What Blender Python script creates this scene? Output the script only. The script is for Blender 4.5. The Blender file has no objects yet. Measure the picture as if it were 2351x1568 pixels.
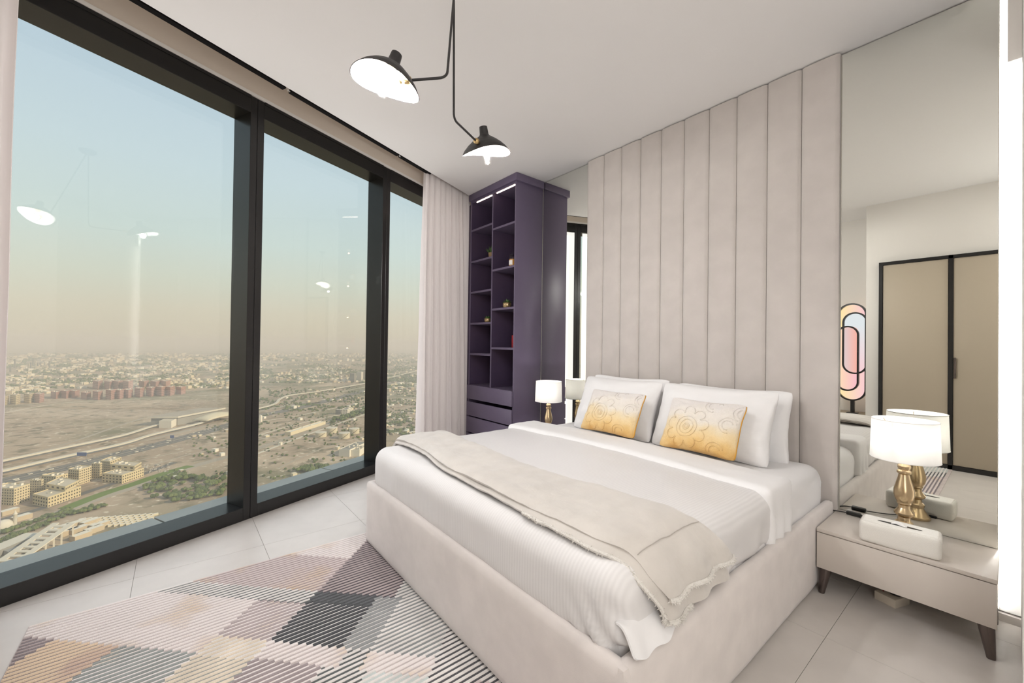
import bpy, bmesh, math, random
import numpy as np
from mathutils import Vector, Matrix, noise

random.seed(7)
SC = bpy.context.scene
COL = SC.collection

# ------------------------------------------------------------------ camera
CAM_H = 1.27
FPX, PW, PH = 942.917, 2351.0, 1568.0
YAW, PITCH, ROLL = math.radians(50.83912), math.radians(0.510556), math.radians(0.781565)
_f = np.array([-math.sin(YAW) * math.cos(PITCH), math.cos(YAW) * math.cos(PITCH), math.sin(PITCH)])
_r0 = np.array([math.cos(YAW), math.sin(YAW), 0.0])
_u0 = np.cross(_r0, _f)
_r = math.cos(ROLL) * _r0 + math.sin(ROLL) * _u0
_u = -math.sin(ROLL) * _r0 + math.cos(ROLL) * _u0
cam = bpy.data.cameras.new('camera')
cam.sensor_width = 36.0
cam.lens = FPX / PW * 36.0
cam.clip_start = 0.02
cam.clip_end = 90000
camo = bpy.data.objects.new('camera', cam)
COL.objects.link(camo)
camo.matrix_world = Matrix(((_r[0], _u[0], -_f[0], 0), (_r[1], _u[1], -_f[1], 0), (_r[2], _u[2], -_f[2], CAM_H), (0, 0, 0, 1)))
SC.camera = camo

# ------------------------------------------------------------------ colour management
SC.view_settings.view_transform = 'Standard'
SC.view_settings.look = 'None'
SC.view_settings.gamma = 1
SC.view_settings.use_curve_mapping = False
SC.view_settings.exposure = 0.0
SC.cycles.max_bounces = 10
SC.cycles.diffuse_bounces = 5
SC.cycles.glossy_bounces = 5
SC.cycles.transmission_bounces = 6
SC.cycles.transparent_max_bounces = 16
SC.cycles.volume_bounces = 1
SC.cycles.sample_clamp_indirect = 60
SC.cycles.caustics_reflective = False
SC.cycles.caustics_refractive = False


def L(r, g, b):
    f = lambda c: (c / 255 / 12.92) if c / 255 <= 0.04045 else ((c / 255 + 0.055) / 1.055) ** 2.4
    return (f(r), f(g), f(b), 1.0)


# ------------------------------------------------------------------ sky
W = bpy.data.worlds.new('sky')
SC.world = W
W.use_nodes = True
nt = W.node_tree
nt.nodes.clear()
wo = nt.nodes.new('ShaderNodeOutputWorld')
bg = nt.nodes.new('ShaderNodeBackground')
tc = nt.nodes.new('ShaderNodeTexCoord')
sx = nt.nodes.new('ShaderNodeSeparateXYZ')
rp = nt.nodes.new('ShaderNodeValToRGB')
nt.links.new(tc.outputs['Generated'], sx.inputs[0])
nt.links.new(sx.outputs['Z'], rp.inputs[0])
nt.links.new(rp.outputs[0], bg.inputs[0])
nt.links.new(bg.outputs[0], wo.inputs[0])
el = rp.color_ramp.elements
stops = [(0.0, L(206, 192, 172)), (0.06, L(211, 201, 183)), (0.12, L(208, 209, 196)), (0.20, L(203, 214, 211)), (0.32, L(198, 212, 219)),
         (0.45, L(187, 203, 217)), (0.7, L(166, 184, 204)), (1.0, L(160, 178, 198))]
el[0].position, el[0].color = stops[0]
el[1].position, el[1].color = stops[-1]
for p, c in stops[1:-1]:
    e = el.new(p)
    e.color = c
bg.inputs[1].default_value = 1.2

# sun: low, warm, from behind the tower (no direct sun reaches the room)
sd = bpy.data.lights.new('sun', 'SUN')
sd.energy = 4.6
sd.color = (1.0, 0.84, 0.64)
sd.angle = math.radians(0.6)
so = bpy.data.objects.new('sun', sd)
COL.objects.link(so)
so.rotation_euler = Vector((0.72, 0.70, 0.52)).to_track_quat('Z', 'Y').to_euler()


def area_light(name, loc, look, sx_, sy_, power, color=(1, 1, 1)):
    d = bpy.data.lights.new(name, 'AREA')
    d.shape = 'RECTANGLE'
    d.size, d.size_y = sx_, sy_
    d.energy = power
    d.color = color
    o = bpy.data.objects.new(name, d)
    COL.objects.link(o)
    o.location = loc
    o.rotation_euler = (Vector(look) - Vector(loc)).to_track_quat('-Z', 'Y').to_euler()
    return o


# two added fill lights in the unseen hall behind the camera
area_light('hall_top_fill', (0.75, 0.25, 2.98), (0.75, 0.25, 0), 1.0, 1.0, 9, (1.0, 0.98, 0.965))
area_light('hall_fill', (0.62, -0.34, 1.55), (-1.1, 3.0, 1.15), 1.0, 2.0, 35, (1.0, 0.985, 0.975))

# added fill lights at the room face of the four windows, strengthening the daylight
_wd, _wn = Vector((math.sin(math.radians(-23.39972)), math.cos(math.radians(-23.39972)), 0)), Vector((math.cos(math.radians(-23.39972)), -math.sin(math.radians(-23.39972)), 0))
for _k in range(4):
    _c = _wd * (-0.153 + 1.282 * _k) + _wn * -3.0 + Vector((0, 0, 1.50))
    area_light('window_fill', _c, _c + _wn, 1.16, 2.78, 11.8, (1.0, 0.965, 0.955))

# ------------------------------------------------------------------ materials
MATS = {}


def mat(name, color, rough=0.5, metal=0.0, noise_scale=0, noise_amt=0.0, bump=0.0, bump_scale=200, spec=None, color2=None, sheen=0.0, coat=0.0, coords='Object', detail=3):
    if name in MATS:
        return MATS[name]
    m = bpy.data.materials.new(name)
    m.use_nodes = True
    n, l = m.node_tree.nodes, m.node_tree.links
    b = n['Principled BSDF']
    b.inputs['Base Color'].default_value = color
    b.inputs['Roughness'].default_value = rough
    b.inputs['Metallic'].default_value = metal
    if spec is not None:
        b.inputs['Specular IOR Level'].default_value = spec
    if sheen:
        b.inputs['Sheen Weight'].default_value = sheen
    if coat:
        b.inputs['Coat Weight'].default_value = coat
    t = n.new('ShaderNodeTexCoord')
    if noise_scale:
        x = n.new('ShaderNodeTexNoise')
        x.inputs['Scale'].default_value = noise_scale
        x.inputs['Detail'].default_value = detail
        l.new(t.outputs[coords], x.inputs['Vector'])
        mx = n.new('ShaderNodeMix')
        mx.data_type = 'RGBA'
        c2 = color2 or tuple(c * (1 - noise_amt) for c in color[:3]) + (1,)
        mx.inputs['A'].default_value = color
        mx.inputs['B'].default_value = c2
        r = n.new('ShaderNodeValToRGB')
        r.color_ramp.elements[0].position = 0.35
        r.color_ramp.elements[1].position = 0.65
        l.new(x.outputs['Fac'], r.inputs[0])
        l.new(r.outputs[0], mx.inputs['Factor'])
        l.new(mx.outputs['Result'], b.inputs['Base Color'])
    if bump:
        x = n.new('ShaderNodeTexNoise')
        x.inputs['Scale'].default_value = bump_scale
        x.inputs['Detail'].default_value = 4
        l.new(t.outputs[coords], x.inputs['Vector'])
        bp = n.new('ShaderNodeBump')
        bp.inputs['Strength'].default_value = bump
        bp.inputs['Distance'].default_value = 0.01
        l.new(x.outputs['Fac'], bp.inputs['Height'])
        l.new(bp.outputs[0], b.inputs['Normal'])
    MATS[name] = m
    return m


def emis(name, color, strength):
    m = bpy.data.materials.new(name)
    m.use_nodes = True
    n, l = m.node_tree.nodes, m.node_tree.links
    n.clear()
    o = n.new('ShaderNodeOutputMaterial')
    e = n.new('ShaderNodeEmission')
    e.inputs[0].default_value = color
    e.inputs[1].default_value = strength
    l.new(e.outputs[0], o.inputs[0])
    MATS[name] = m
    return m


def glassmat(name, tint, ior=1.5, rough=0.0, boost=1.0):
    m = bpy.data.materials.new(name)
    m.use_nodes = True
    n, l = m.node_tree.nodes, m.node_tree.links
    n.clear()
    o = n.new('ShaderNodeOutputMaterial')
    tr = n.new('ShaderNodeBsdfTransparent')
    tr.inputs[0].default_value = tint
    g = n.new('ShaderNodeBsdfGlossy')
    g.inputs['Roughness'].default_value = rough
    lw = n.new('ShaderNodeLayerWeight')
    lw.inputs[0].default_value = 0.5
    pw5 = n.new('ShaderNodeMath')
    pw5.operation = 'POWER'
    pw5.inputs[1].default_value = 5.0
    f0 = ((ior - 1) / (ior + 1)) ** 2
    mu = n.new('ShaderNodeMath')          # Schlick: f0 + (1 - f0) * facing^5
    mu.operation = 'MULTIPLY_ADD'
    mu.inputs[1].default_value = (1 - f0) * boost
    mu.inputs[2].default_value = f0 * boost
    mu.use_clamp = True
    ms = n.new('ShaderNodeMixShader')
    l.new(lw.outputs['Facing'], pw5.inputs[0])
    l.new(pw5.outputs[0], mu.inputs[0])
    l.new(mu.outputs[0], ms.inputs[0])
    l.new(tr.outputs[0], ms.inputs[1])
    l.new(g.outputs[0], ms.inputs[2])
    l.new(ms.outputs[0], o.inputs[0])
    MATS[name] = m
    return m


def translucent(name, color, k=0.5):
    m = bpy.data.materials.new(name)
    m.use_nodes = True
    n, l = m.node_tree.nodes, m.node_tree.links
    n.clear()
    o = n.new('ShaderNodeOutputMaterial')
    d = n.new('ShaderNodeBsdfDiffuse')
    t = n.new('ShaderNodeBsdfTranslucent')
    d.inputs[0].default_value = color
    t.inputs[0].default_value = color
    ms = n.new('ShaderNodeMixShader')
    ms.inputs[0].default_value = k
    l.new(d.outputs[0], ms.inputs[1])
    l.new(t.outputs[0], ms.inputs[2])
    l.new(ms.outputs[0], o.inputs[0])
    MATS[name] = m
    return m


def striped(name, color, color2, axis, scale, rough=0.5, bump=0.15, sheen=0.0, wob=0.3):
    """fine woven stripe: colour and a very small relief across one object axis"""
    m = bpy.data.materials.new(name)
    m.use_nodes = True
    n, l = m.node_tree.nodes, m.node_tree.links
    b = n['Principled BSDF']
    b.inputs['Roughness'].default_value = rough
    b.inputs['Specular IOR Level'].default_value = 0.3
    if sheen:
        b.inputs['Sheen Weight'].default_value = sheen
    t = n.new('ShaderNodeTexCoord')
    w = n.new('ShaderNodeTexWave')
    w.wave_type = 'BANDS'
    w.bands_direction = axis
    w.inputs['Scale'].default_value = scale
    w.inputs['Distortion'].default_value = wob
    l.new(t.outputs['Object'], w.inputs['Vector'])
    mx = n.new('ShaderNodeMix')
    mx.data_type = 'RGBA'
    mx.inputs['A'].default_value = color
    mx.inputs['B'].default_value = color2
    l.new(w.outputs['Fac'], mx.inputs['Factor'])
    l.new(mx.outputs['Result'], b.inputs['Base Color'])
    bp = n.new('ShaderNodeBump')
    bp.inputs['Strength'].default_value = bump
    bp.inputs['Distance'].default_value = 0.002
    l.new(w.outputs['Fac'], bp.inputs['Height'])
    l.new(bp.outputs[0], b.inputs['Normal'])
    MATS[name] = m
    return m


M_wall = mat('plaster_white', (0.80, 0.775, 0.74, 1), 0.85, bump=0.03, bump_scale=60)
M_ceil = mat('ceiling_paint', (0.80, 0.79, 0.78, 1), 0.9)
M_pocket = mat('pocket_paint', (0.74, 0.66, 0.57, 1), 0.85)
M_black = mat('black_aluminium', (0.012, 0.011, 0.011, 1), 0.3, spec=0.5)
M_track = mat('black_track', (0.006, 0.005, 0.005, 1), 0.7, spec=0.08)
M_ledge = mat('ledge_metal', (0.62, 0.58, 0.53, 1), 0.35, 0.1, noise_scale=3, noise_amt=0.1)
M_pane = glassmat('window_glass', (0.93, 0.958, 0.945, 1), 1.5, 0.0, 1.0)
M_tile = mat('floor_tile', (0.60, 0.565, 0.53, 1), 0.38, noise_scale=6, noise_amt=0.06, bump=0.02, bump_scale=80, spec=0.35)
M_grout = mat('grout', (0.33, 0.31, 0.285, 1), 0.9)
M_mirror = mat('mirror_silver', (0.83, 0.835, 0.785, 1), 0.0, 1.0)
M_mirror_edge = mat('mirror_edge', (0.60, 0.57, 0.50, 1), 0.4, 0.3)
M_panel = mat('headboard_suede', (0.54, 0.498, 0.468, 1), 0.85, noise_scale=7, noise_amt=0.07, bump=0.05, bump_scale=400, sheen=0.25)
M_velvet = mat('bed_velvet', (0.72, 0.665, 0.635, 1), 0.8, noise_scale=9, noise_amt=0.09, bump=0.06, bump_scale=350, sheen=0.35)
M_sheet = mat('white_cotton', (0.82, 0.81, 0.81, 1), 0.7, bump=0.04, bump_scale=40, sheen=0.15)
M_duvet_x = striped('duvet_sateen', (0.75, 0.735, 0.73, 1), (0.70, 0.685, 0.68, 1), 'X', 22, 0.45, 0.12)
M_throw = mat('throw_fleece', (0.60, 0.56, 0.515, 1), 0.6, noise_scale=8, noise_amt=0.10, bump=0.12, bump_scale=70, sheen=0.5)
M_sherpa = mat('sherpa', (0.78, 0.75, 0.70, 1), 0.95, bump=0.8, bump_scale=160)
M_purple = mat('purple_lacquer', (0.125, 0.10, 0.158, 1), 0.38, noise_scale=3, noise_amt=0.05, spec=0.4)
M_purple_shaded = mat('dark_purple_shaded', (0.050, 0.034, 0.068, 1), 0.5)  # dark purple board; its colour also carries the shade inside the shelves
M_led = emis('led_strip', (1.0, 0.80, 0.62, 1), 14)
M_edgeled = emis('edge_led', (1.0, 0.98, 0.95, 1), 24)
M_lampblack = mat('lamp_black', (0.028, 0.026, 0.026, 1), 0.45, spec=0.4)
M_shadein = mat('shade_white', (0.85, 0.84, 0.82, 1), 0.5)
M_brass = mat('brass', (0.62, 0.45, 0.22, 1), 0.28, 1.0, noise_scale=30, noise_amt=0.15)
M_brass_dark = mat('antique_brass', (0.58, 0.44, 0.27, 1), 0.27, 1.0)
M_bulbglass = glassmat('bulb_glass', (1, 1, 1, 1), 1.4, 0.02, 0.6)
M_filament = emis('filament', (1.0, 0.93, 0.82, 1), 60)
M_shade = translucent('lamp_linen', (0.90, 0.89, 0.87, 1), 0.5)
M_stand = mat('nightstand_lacquer', (0.64, 0.585, 0.53, 1), 0.3, spec=0.4)
M_leg = mat('gunmetal', (0.17, 0.14, 0.13, 1), 0.22, 0.9)
M_plastic = mat('black_plastic', (0.01, 0.01, 0.01, 1), 0.4)
M_beigeplastic = mat('beige_plastic', (0.60, 0.54, 0.45, 1), 0.5)
M_rattan = None
M_curtain = translucent('curtain_cloth', (0.89, 0.85, 0.84, 1), 0.3)
M_green = mat('leaf_green', (0.05, 0.12, 0.02, 1), 0.5, noise_scale=40, noise_amt=0.5)
M_pot = mat('wood_pot', (0.30, 0.19, 0.09, 1), 0.6, noise_scale=30, noise_amt=0.3)
M_goldpot = mat('gold_pot', (0.65, 0.47, 0.25, 1), 0.3, 0.8, noise_scale=120, noise_amt=0.8)
M_soil = mat('soil', (0.05, 0.035, 0.025, 1), 0.9)
M_red = mat('red_book', (0.28, 0.008, 0.012, 1), 0.6)
M_ward = mat('wardrobe_board', (0.46, 0.395, 0.31, 1), 0.6)
M_wood = mat('brown_wood', (0.23, 0.12, 0.06, 1), 0.5, noise_scale=20, noise_amt=0.3)
M_console = mat('console_oak', (0.42, 0.36, 0.27, 1), 0.6, noise_scale=12, noise_amt=0.15)
M_white = mat('white_lacquer', (0.86, 0.85, 0.83, 1), 0.4)

# ------------------------------------------------------------------ object helpers
ORIG = {}


def link(o, parent=None):
    COL.objects.link(o)
    if parent is not None:
        o.parent = parent
        ORIG[o.name] = ORIG[parent.name]
    return o


def tag(o, label=None, cat=None, group=None, kind=None):
    if label: o['label'] = label
    if cat: o['category'] = cat
    if group: o['group'] = group
    if kind: o['kind'] = kind
    return o


def thing(name, loc, label=None, cat=None, group=None, kind=None):
    o = bpy.data.objects.new(name, None)
    o.empty_display_size = 0.05
    o.location = loc
    COL.objects.link(o)
    ORIG[o.name] = Vector(loc)
    return tag(o, label, cat, group, kind)


def finish(me, mats, smooth):
    for m in (mats if isinstance(mats, (list, tuple)) else [mats]):
        me.materials.append(m)
    if smooth:
        me.polygons.foreach_set('use_smooth', [True] * len(me.polygons))
        if smooth is not True:
            me.set_sharp_from_angle(angle=math.radians(smooth))


def mk(name, verts, faces, mats, parent=None, smooth=False, midx=None, recalc=False):
    off = ORIG[parent.name] if parent is not None else Vector((0, 0, 0))
    me = bpy.data.meshes.new(name)
    me.from_pydata([(v[0] - off[0], v[1] - off[1], v[2] - off[2]) for v in verts], [], faces)
    if midx is not None:
        me.polygons.foreach_set('material_index', midx)
    if recalc:
        bm = bmesh.new()
        bm.from_mesh(me)
        bmesh.ops.recalc_face_normals(bm, faces=bm.faces)
        bm.to_mesh(me)
        bm.free()
    finish(me, mats, smooth)
    me.update()
    o = bpy.data.objects.new(name, me)
    if parent is None:
        ORIG[o.name] = Vector((0, 0, 0))
    link(o, parent)
    if parent is None:
        ORIG[o.name] = Vector((0, 0, 0))
    return o


def from_bm(name, bm, mats, parent=None, smooth=False):
    off = ORIG[parent.name] if parent is not None else Vector((0, 0, 0))
    bmesh.ops.translate(bm, verts=bm.verts, vec=-off)
    me = bpy.data.meshes.new(name)
    bm.to_mesh(me)
    bm.free()
    finish(me, mats, smooth)
    o = bpy.data.objects.new(name, me)
    link(o, parent)
    if parent is None:
        ORIG[o.name] = Vector((0, 0, 0))
    return o


def bm_box(bm, x0, x1, y0, y1, z0, z1, xf=None):
    vs = [bm.verts.new((x, y, z)) for z in (z0, z1) for y in (y0, y1) for x in (x0, x1)]
    for f in ((0, 2, 3, 1), (4, 5, 7, 6), (0, 1, 5, 4), (2, 6, 7, 3), (0, 4, 6, 2), (1, 3, 7, 5)):
        bm.faces.new([vs[i] for i in f])
    if xf is not None:
        for v in vs:
            v.co = xf(v.co)
    return vs


def box(name, x0, x1, y0, y1, z0, z1, m, parent=None, bevel=0.0, seg=2, xf=None, smooth=False):
    bm = bmesh.new()
    bm_box(bm, x0, x1, y0, y1, z0, z1)
    if bevel:
        bmesh.ops.bevel(bm, geom=list(bm.edges), offset=bevel, segments=seg, affect='EDGES', profile=0.5)
    if xf is not None:
        for v in bm.verts:
            v.co = xf(v.co)
    bmesh.ops.recalc_face_normals(bm, faces=bm.faces)
    return from_bm(name, bm, m, parent, 40 if bevel and seg > 1 else smooth)


# window-wall coordinates: a = along the wall towards the corner, d = signed distance (room side positive), z
WIN = math.radians(-23.39972)
WD = Vector((math.sin(WIN), math.cos(WIN), 0))
WN = Vector((math.cos(WIN), -math.sin(WIN), 0))


def wxf(v):
    return WD * v[0] + WN * v[1] + Vector((0, 0, v[2]))


def wbox(name, a0, a1, d0, d1, z0, z1, m, parent=None, bevel=0.0, seg=1):
    # wxf mirrors handedness, box() recalculates normals afterwards
    return box(name, a0, a1, d0, d1, z0, z1, m, parent, bevel, seg, wxf)


def lathe_data(profile, seg=32, center=(0, 0, 0), axis=None, cap=True, scale=None):
    """profile [(r, h)], revolved about axis through center"""
    ax = Vector(axis or (0, 0, 1)).normalized()
    q = Vector((0, 0, 1)).rotation_difference(ax)
    c = Vector(center)
    vs, fs = [], []
    n = len(profile)
    for r, h in profile:
        for k in range(seg):
            a = 2 * math.pi * k / seg
            vs.append(c + q @ Vector((r * math.cos(a), r * math.sin(a), h)))
    for i in range(n - 1):
        for k in range(seg):
            k2 = (k + 1) % seg
            fs.append((i * seg + k, i * seg + k2, (i + 1) * seg + k2, (i + 1) * seg + k))
    if cap:
        if profile[0][0] > 1e-5: fs.append(tuple(range(seg))[::-1])
        if profile[-1][0] > 1e-5: fs.append(tuple((n - 1) * seg + k for k in range(seg)))
    return vs, fs


def lathe(name, profile, m, parent=None, seg=32, center=(0, 0, 0), axis=None, cap=True, smooth=50):
    vs, fs = lathe_data(profile, seg, center, axis, cap)
    return mk(name, vs, fs, m, parent, smooth, recalc=True)


def fillet(points, r, n=6):
    pts = [Vector(p) for p in points]
    out = [pts[0]]
    for i in range(1, len(pts) - 1):
        a, b, c = pts[i - 1], pts[i], pts[i + 1]
        da, dc = (a - b), (c - b)
        rr = min(r, da.length * 0.45, dc.length * 0.45)
        p0, p1 = b + da.normalized() * rr, b + dc.normalized() * rr
        for k in range(n + 1):
            t = k / n
            out.append(p0 * (1 - t) ** 2 + b * 2 * t * (1 - t) + p1 * t * t)
    out.append(pts[-1])
    return out


def tube_data(pts, rad, seg=8, closed=False):
    pts = [Vector(p) for p in pts]
    n = len(pts)
    vs, fs = [], []
    up = None
    for i, p in enumerate(pts):
        if closed:
            t = (pts[(i + 1) % n] - pts[i - 1]).normalized()
        else:
            t = (pts[min(i + 1, n - 1)] - pts[max(i - 1, 0)]).normalized()
        if up is None:
            up = t.orthogonal().normalized()
        up = (up - t * up.dot(t)).normalized()
        s = t.cross(up)
        r = rad[i] if isinstance(rad, (list, tuple)) else rad
        for k in range(seg):
            a = 2 * math.pi * k / seg
            vs.append(p + up * (r * math.cos(a)) + s * (r * math.sin(a)))
    for i in range(n if closed else n - 1):
        j = (i + 1) % n
        for k in range(seg):
            k2 = (k + 1) % seg
            fs.append((i * seg + k, i * seg + k2, j * seg + k2, j * seg + k))
    if not closed:
        fs.append(tuple(range(seg))[::-1])
        fs.append(tuple((n - 1) * seg + k for k in range(seg)))
    return vs, fs


def tube(name, pts, rad, m, parent=None, seg=8, closed=False):
    vs, fs = tube_data(pts, rad, seg, closed)
    return mk(name, vs, fs, m, parent, 60, recalc=True)


def grid(name, fn, nu, nv, m, parent=None, thick=0.0, smooth=True):
    """surface fn(u, v) -> point, u and v in 0..1; thick gives it a closed back"""
    P = [[Vector(fn(i / nu, j / nv)) for j in range(nv + 1)] for i in range(nu + 1)]
    vs = [p for row in P for p in row]
    w = nv + 1
    fs = [(i * w + j, (i + 1) * w + j, (i + 1) * w + j + 1, i * w + j + 1) for i in range(nu) for j in range(nv)]
    if thick:
        N = []
        for i in range(nu + 1):
            for j in range(nv + 1):
                du = P[min(i + 1, nu)][j] - P[max(i - 1, 0)][j]
                dv = P[i][min(j + 1, nv)] - P[i][max(j - 1, 0)]
                c = du.cross(dv)
                N.append(c.normalized() if c.length > 1e-12 else Vector((0, 0, 1)))
        k = len(vs)
        vs = vs + [v - n * thick for v, n in zip(vs, N)]
        fs = fs + [tuple(k + q for q in f)[::-1] for f in fs]
        for i in range(nu):
            fs.append((i * w, k + i * w, k + (i + 1) * w, (i + 1) * w)[::-1])
            fs.append((i * w + nv, (i + 1) * w + nv, k + (i + 1) * w + nv, k + i * w + nv)[::-1])
        for j in range(nv):
            fs.append((j, j + 1, k + j + 1, k + j)[::-1])
            fs.append((nu * w + j, k + nu * w + j, k + nu * w + j + 1, nu * w + j + 1)[::-1])
    return mk(name, vs, fs, m, parent, 50 if thick else smooth, recalc=bool(thick))


def puffbox_bm(x0, x1, y0, y1, z0, z1, r, step=0.03, disp=None):
    """rounded box with an even grid of faces, for mattresses and quilts"""
    nx, ny, nz = max(2, round((x1 - x0) / step)), max(2, round((y1 - y0) / step)), max(2, round((z1 - z0) / step))
    bm = bmesh.new()
    cache = {}

    def vert(i, j, k):
        key = (i, j, k)
        if key not in cache:
            p = Vector((x0 + (x1 - x0) * i / nx, y0 + (y1 - y0) * j / ny, z0 + (z1 - z0) * k / nz))
            q = Vector((min(max(p.x, x0 + r), x1 - r), min(max(p.y, y0 + r), y1 - r), min(max(p.z, z0 + r), z1 - r)))
            d = p - q
            n = d.normalized() if d.length > 1e-9 else Vector((0, 0, 1))
            s = q + n * r if d.length > 1e-9 else p
            if disp:
                s = disp(s, n)
            cache[key] = bm.verts.new(s)
        return cache[key]
    for i in range(nx):
        for j in range(ny):
            for k in (0, nz):
                bm.faces.new([vert(i, j, k), vert(i + 1, j, k), vert(i + 1, j + 1, k), vert(i, j + 1, k)])
    for i in range(nx):
        for k in range(nz):
            for j in (0, ny):
                bm.faces.new([vert(i, j, k), vert(i + 1, j, k), vert(i + 1, j, k + 1), vert(i, j, k + 1)])
    for j in range(ny):
        for k in range(nz):
            for i in (0, nx):
                bm.faces.new([vert(i, j, k), vert(i, j + 1, k), vert(i, j + 1, k + 1), vert(i, j, k + 1)])
    bmesh.ops.recalc_face_normals(bm, faces=bm.faces)
    return bm


def copy_tree(o, parent=None):
    c = o.copy()
    COL.objects.link(c)
    c.parent = parent
    for ch in list(o.children):
        copy_tree(ch, c)
    return c


def fbm(x, y, z=0.0):
    return noise.noise(Vector((x, y, z)))


# ================================================================== THE ROOM
ZC = 3.022
DW = -3.02          # room face of the window frames
DG = -3.195         # glass
DP = -2.69          # edge of the ceiling (curtain pocket)
YB = 3.02           # mirror face on the headboard wall


def xw(d, y):       # x of the line at distance d from the window wall, at y
    return (d - WN.y * y) / WN.x


# floor: slab with separate tiles
YF0, YF1, XR = -1.15, 3.06, 1.35
fl = mk('floor', [(xw(DW - 0.15, YF0), YF0, -0.25), (XR, YF0, -0.25), (XR, YF1, -0.25), (xw(DW - 0.15, YF1), YF1, -0.25),
                  (xw(DW - 0.15, YF0), YF0, -0.004), (XR, YF0, -0.004), (XR, YF1, -0.004), (xw(DW - 0.15, YF1), YF1, -0.004)],
        [(3, 2, 1, 0), (4, 5, 6, 7), (0, 1, 5, 4), (1, 2, 6, 5), (2, 3, 7, 6), (3, 0, 4, 7)], M_grout)
tag(fl, 'pale beige porcelain floor laid in square tiles', kind='structure')
tile_mesh = None
TX, TY, TS, TSY = -0.529, 1.038, 0.6095, 0.5995
for i in range(-7, 4):
    for j in range(-4, 4):
        x0, x1 = TX + i * TS + 0.0009, TX + (i + 1) * TS - 0.0009
        y0, y1 = TY + j * TSY + 0.0009, TY + (j + 1) * TSY - 0.0009
        corners = [Vector((x, y, 0)).dot(WN) - DW for x in (x0, x1) for y in (y0, y1)]
        if max(corners) < 0.02 or y0 > YF1 - 0.01 or y1 < YF0 or x0 > XR - 0.01:
            continue
        full = min(corners) > 0 and y1 < YF1 and y0 > YF0 and x1 < XR
        if full and tile_mesh:
            o = bpy.data.objects.new('tile', tile_mesh)
            link(o, fl)
            o.location = ((x0 + x1) / 2, (y0 + y1) / 2, 0)
            continue
        bm = bmesh.new()
        bm_box(bm, x0, x1, max(y0, YF0), min(y1, YF1), -0.012, 0.0)
        for v in bm.verts:
            v.co.x = min(v.co.x, XR)
        if min(corners) <= 0:
            bmesh.ops.bisect_plane(bm, geom=list(bm.verts) + list(bm.edges) + list(bm.faces), plane_co=WN * (DW + 0.001), plane_no=WN, clear_inner=True)
            ed = [e for e in bm.edges if e.is_boundary]
            if ed:
                bmesh.ops.contextual_create(bm, geom=ed)
        bmesh.ops.recalc_face_normals(bm, faces=bm.faces)
        c = Vector(((x0 + x1) / 2, (y0 + y1) / 2, 0))
        bmesh.ops.translate(bm, verts=bm.verts, vec=-c)
        me = bpy.data.meshes.new('tile')
        bm.to_mesh(me)
        bm.free()
        me.materials.append(M_tile)
        if full:
            tile_mesh = me
        o = bpy.data.objects.new('tile', me)
        link(o, fl)
        o.location = c

# ceiling with the pocket for the curtains
ce = mk('ceiling', [(xw(DP, YF0), YF0, ZC), (XR, YF0, ZC), (XR, YF1 + 0.1, ZC), (xw(DP, YF1 + 0.1), YF1 + 0.1, ZC),
                    (xw(DP, YF0), YF0, 3.3), (XR, YF0, 3.3), (XR, YF1 + 0.1, 3.3), (xw(DP, YF1 + 0.1), YF1 + 0.1, 3.3)],
        [(3, 2, 1, 0), (4, 5, 6, 7), (0, 1, 5, 4), (1, 2, 6, 5), (2, 3, 7, 6), (3, 0, 4, 7)], M_ceil)
tag(ce, 'smooth white ceiling', kind='structure')
A0, A1 = -0.80, 4.66
pk = wbox('trim_1', A0, A1, DW - 0.02, DP + 0.03, 3.27, 3.3, M_pocket)
tag(pk, 'beige roof of the curtain pocket above the windows', kind='structure')
pb = wbox('wall_left', A0, A1, DW - 0.14, DW, 3.03, 3.3, M_pocket)
tag(pb, 'beige wall strip above the black window frames', kind='structure')
tl = wbox('trim_2', A0, A1, DW, DW + 0.012, 3.03, 3.052, M_wall)
tag(tl, 'thin pale bead above the window frames', kind='structure')

# curtain track in three lengths, in the pocket
tr = thing('curtain_track', wxf((2.0, -2.755, 3.04)), 'black curtain track in three lengths hidden in the pocket at the ceiling edge', 'curtain track')
for a0, a1 in ((-0.7, 1.80), (1.845, 2.93), (2.955, 3.40)):
    wbox('track_rail', a0, a1, -2.785, -2.745, 3.048, 3.075, M_track, tr)
for a in (1.822, 2.942):
    for k in range(2):
        tube('curtain_glider', [wxf((a + 0.012 * k - 0.006, -2.765, 3.085)), wxf((a + 0.012 * k - 0.004, -2.762, 3.06)), wxf((a + 0.012 * k, -2.758, 3.045)),
                                wxf((a + 0.012 * k + 0.006, -2.762, 3.052))], 0.003, M_white, tr, 6)
    wbox('track_bracket', a - 0.012, a + 0.012, -2.78, -2.75, 3.075, 3.27, M_pocket, tr)

# walls
def wall(name, *a, m=M_wall, label=None):
    o = box(name, *a, m)
    return tag(o, label, kind='structure')


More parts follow.
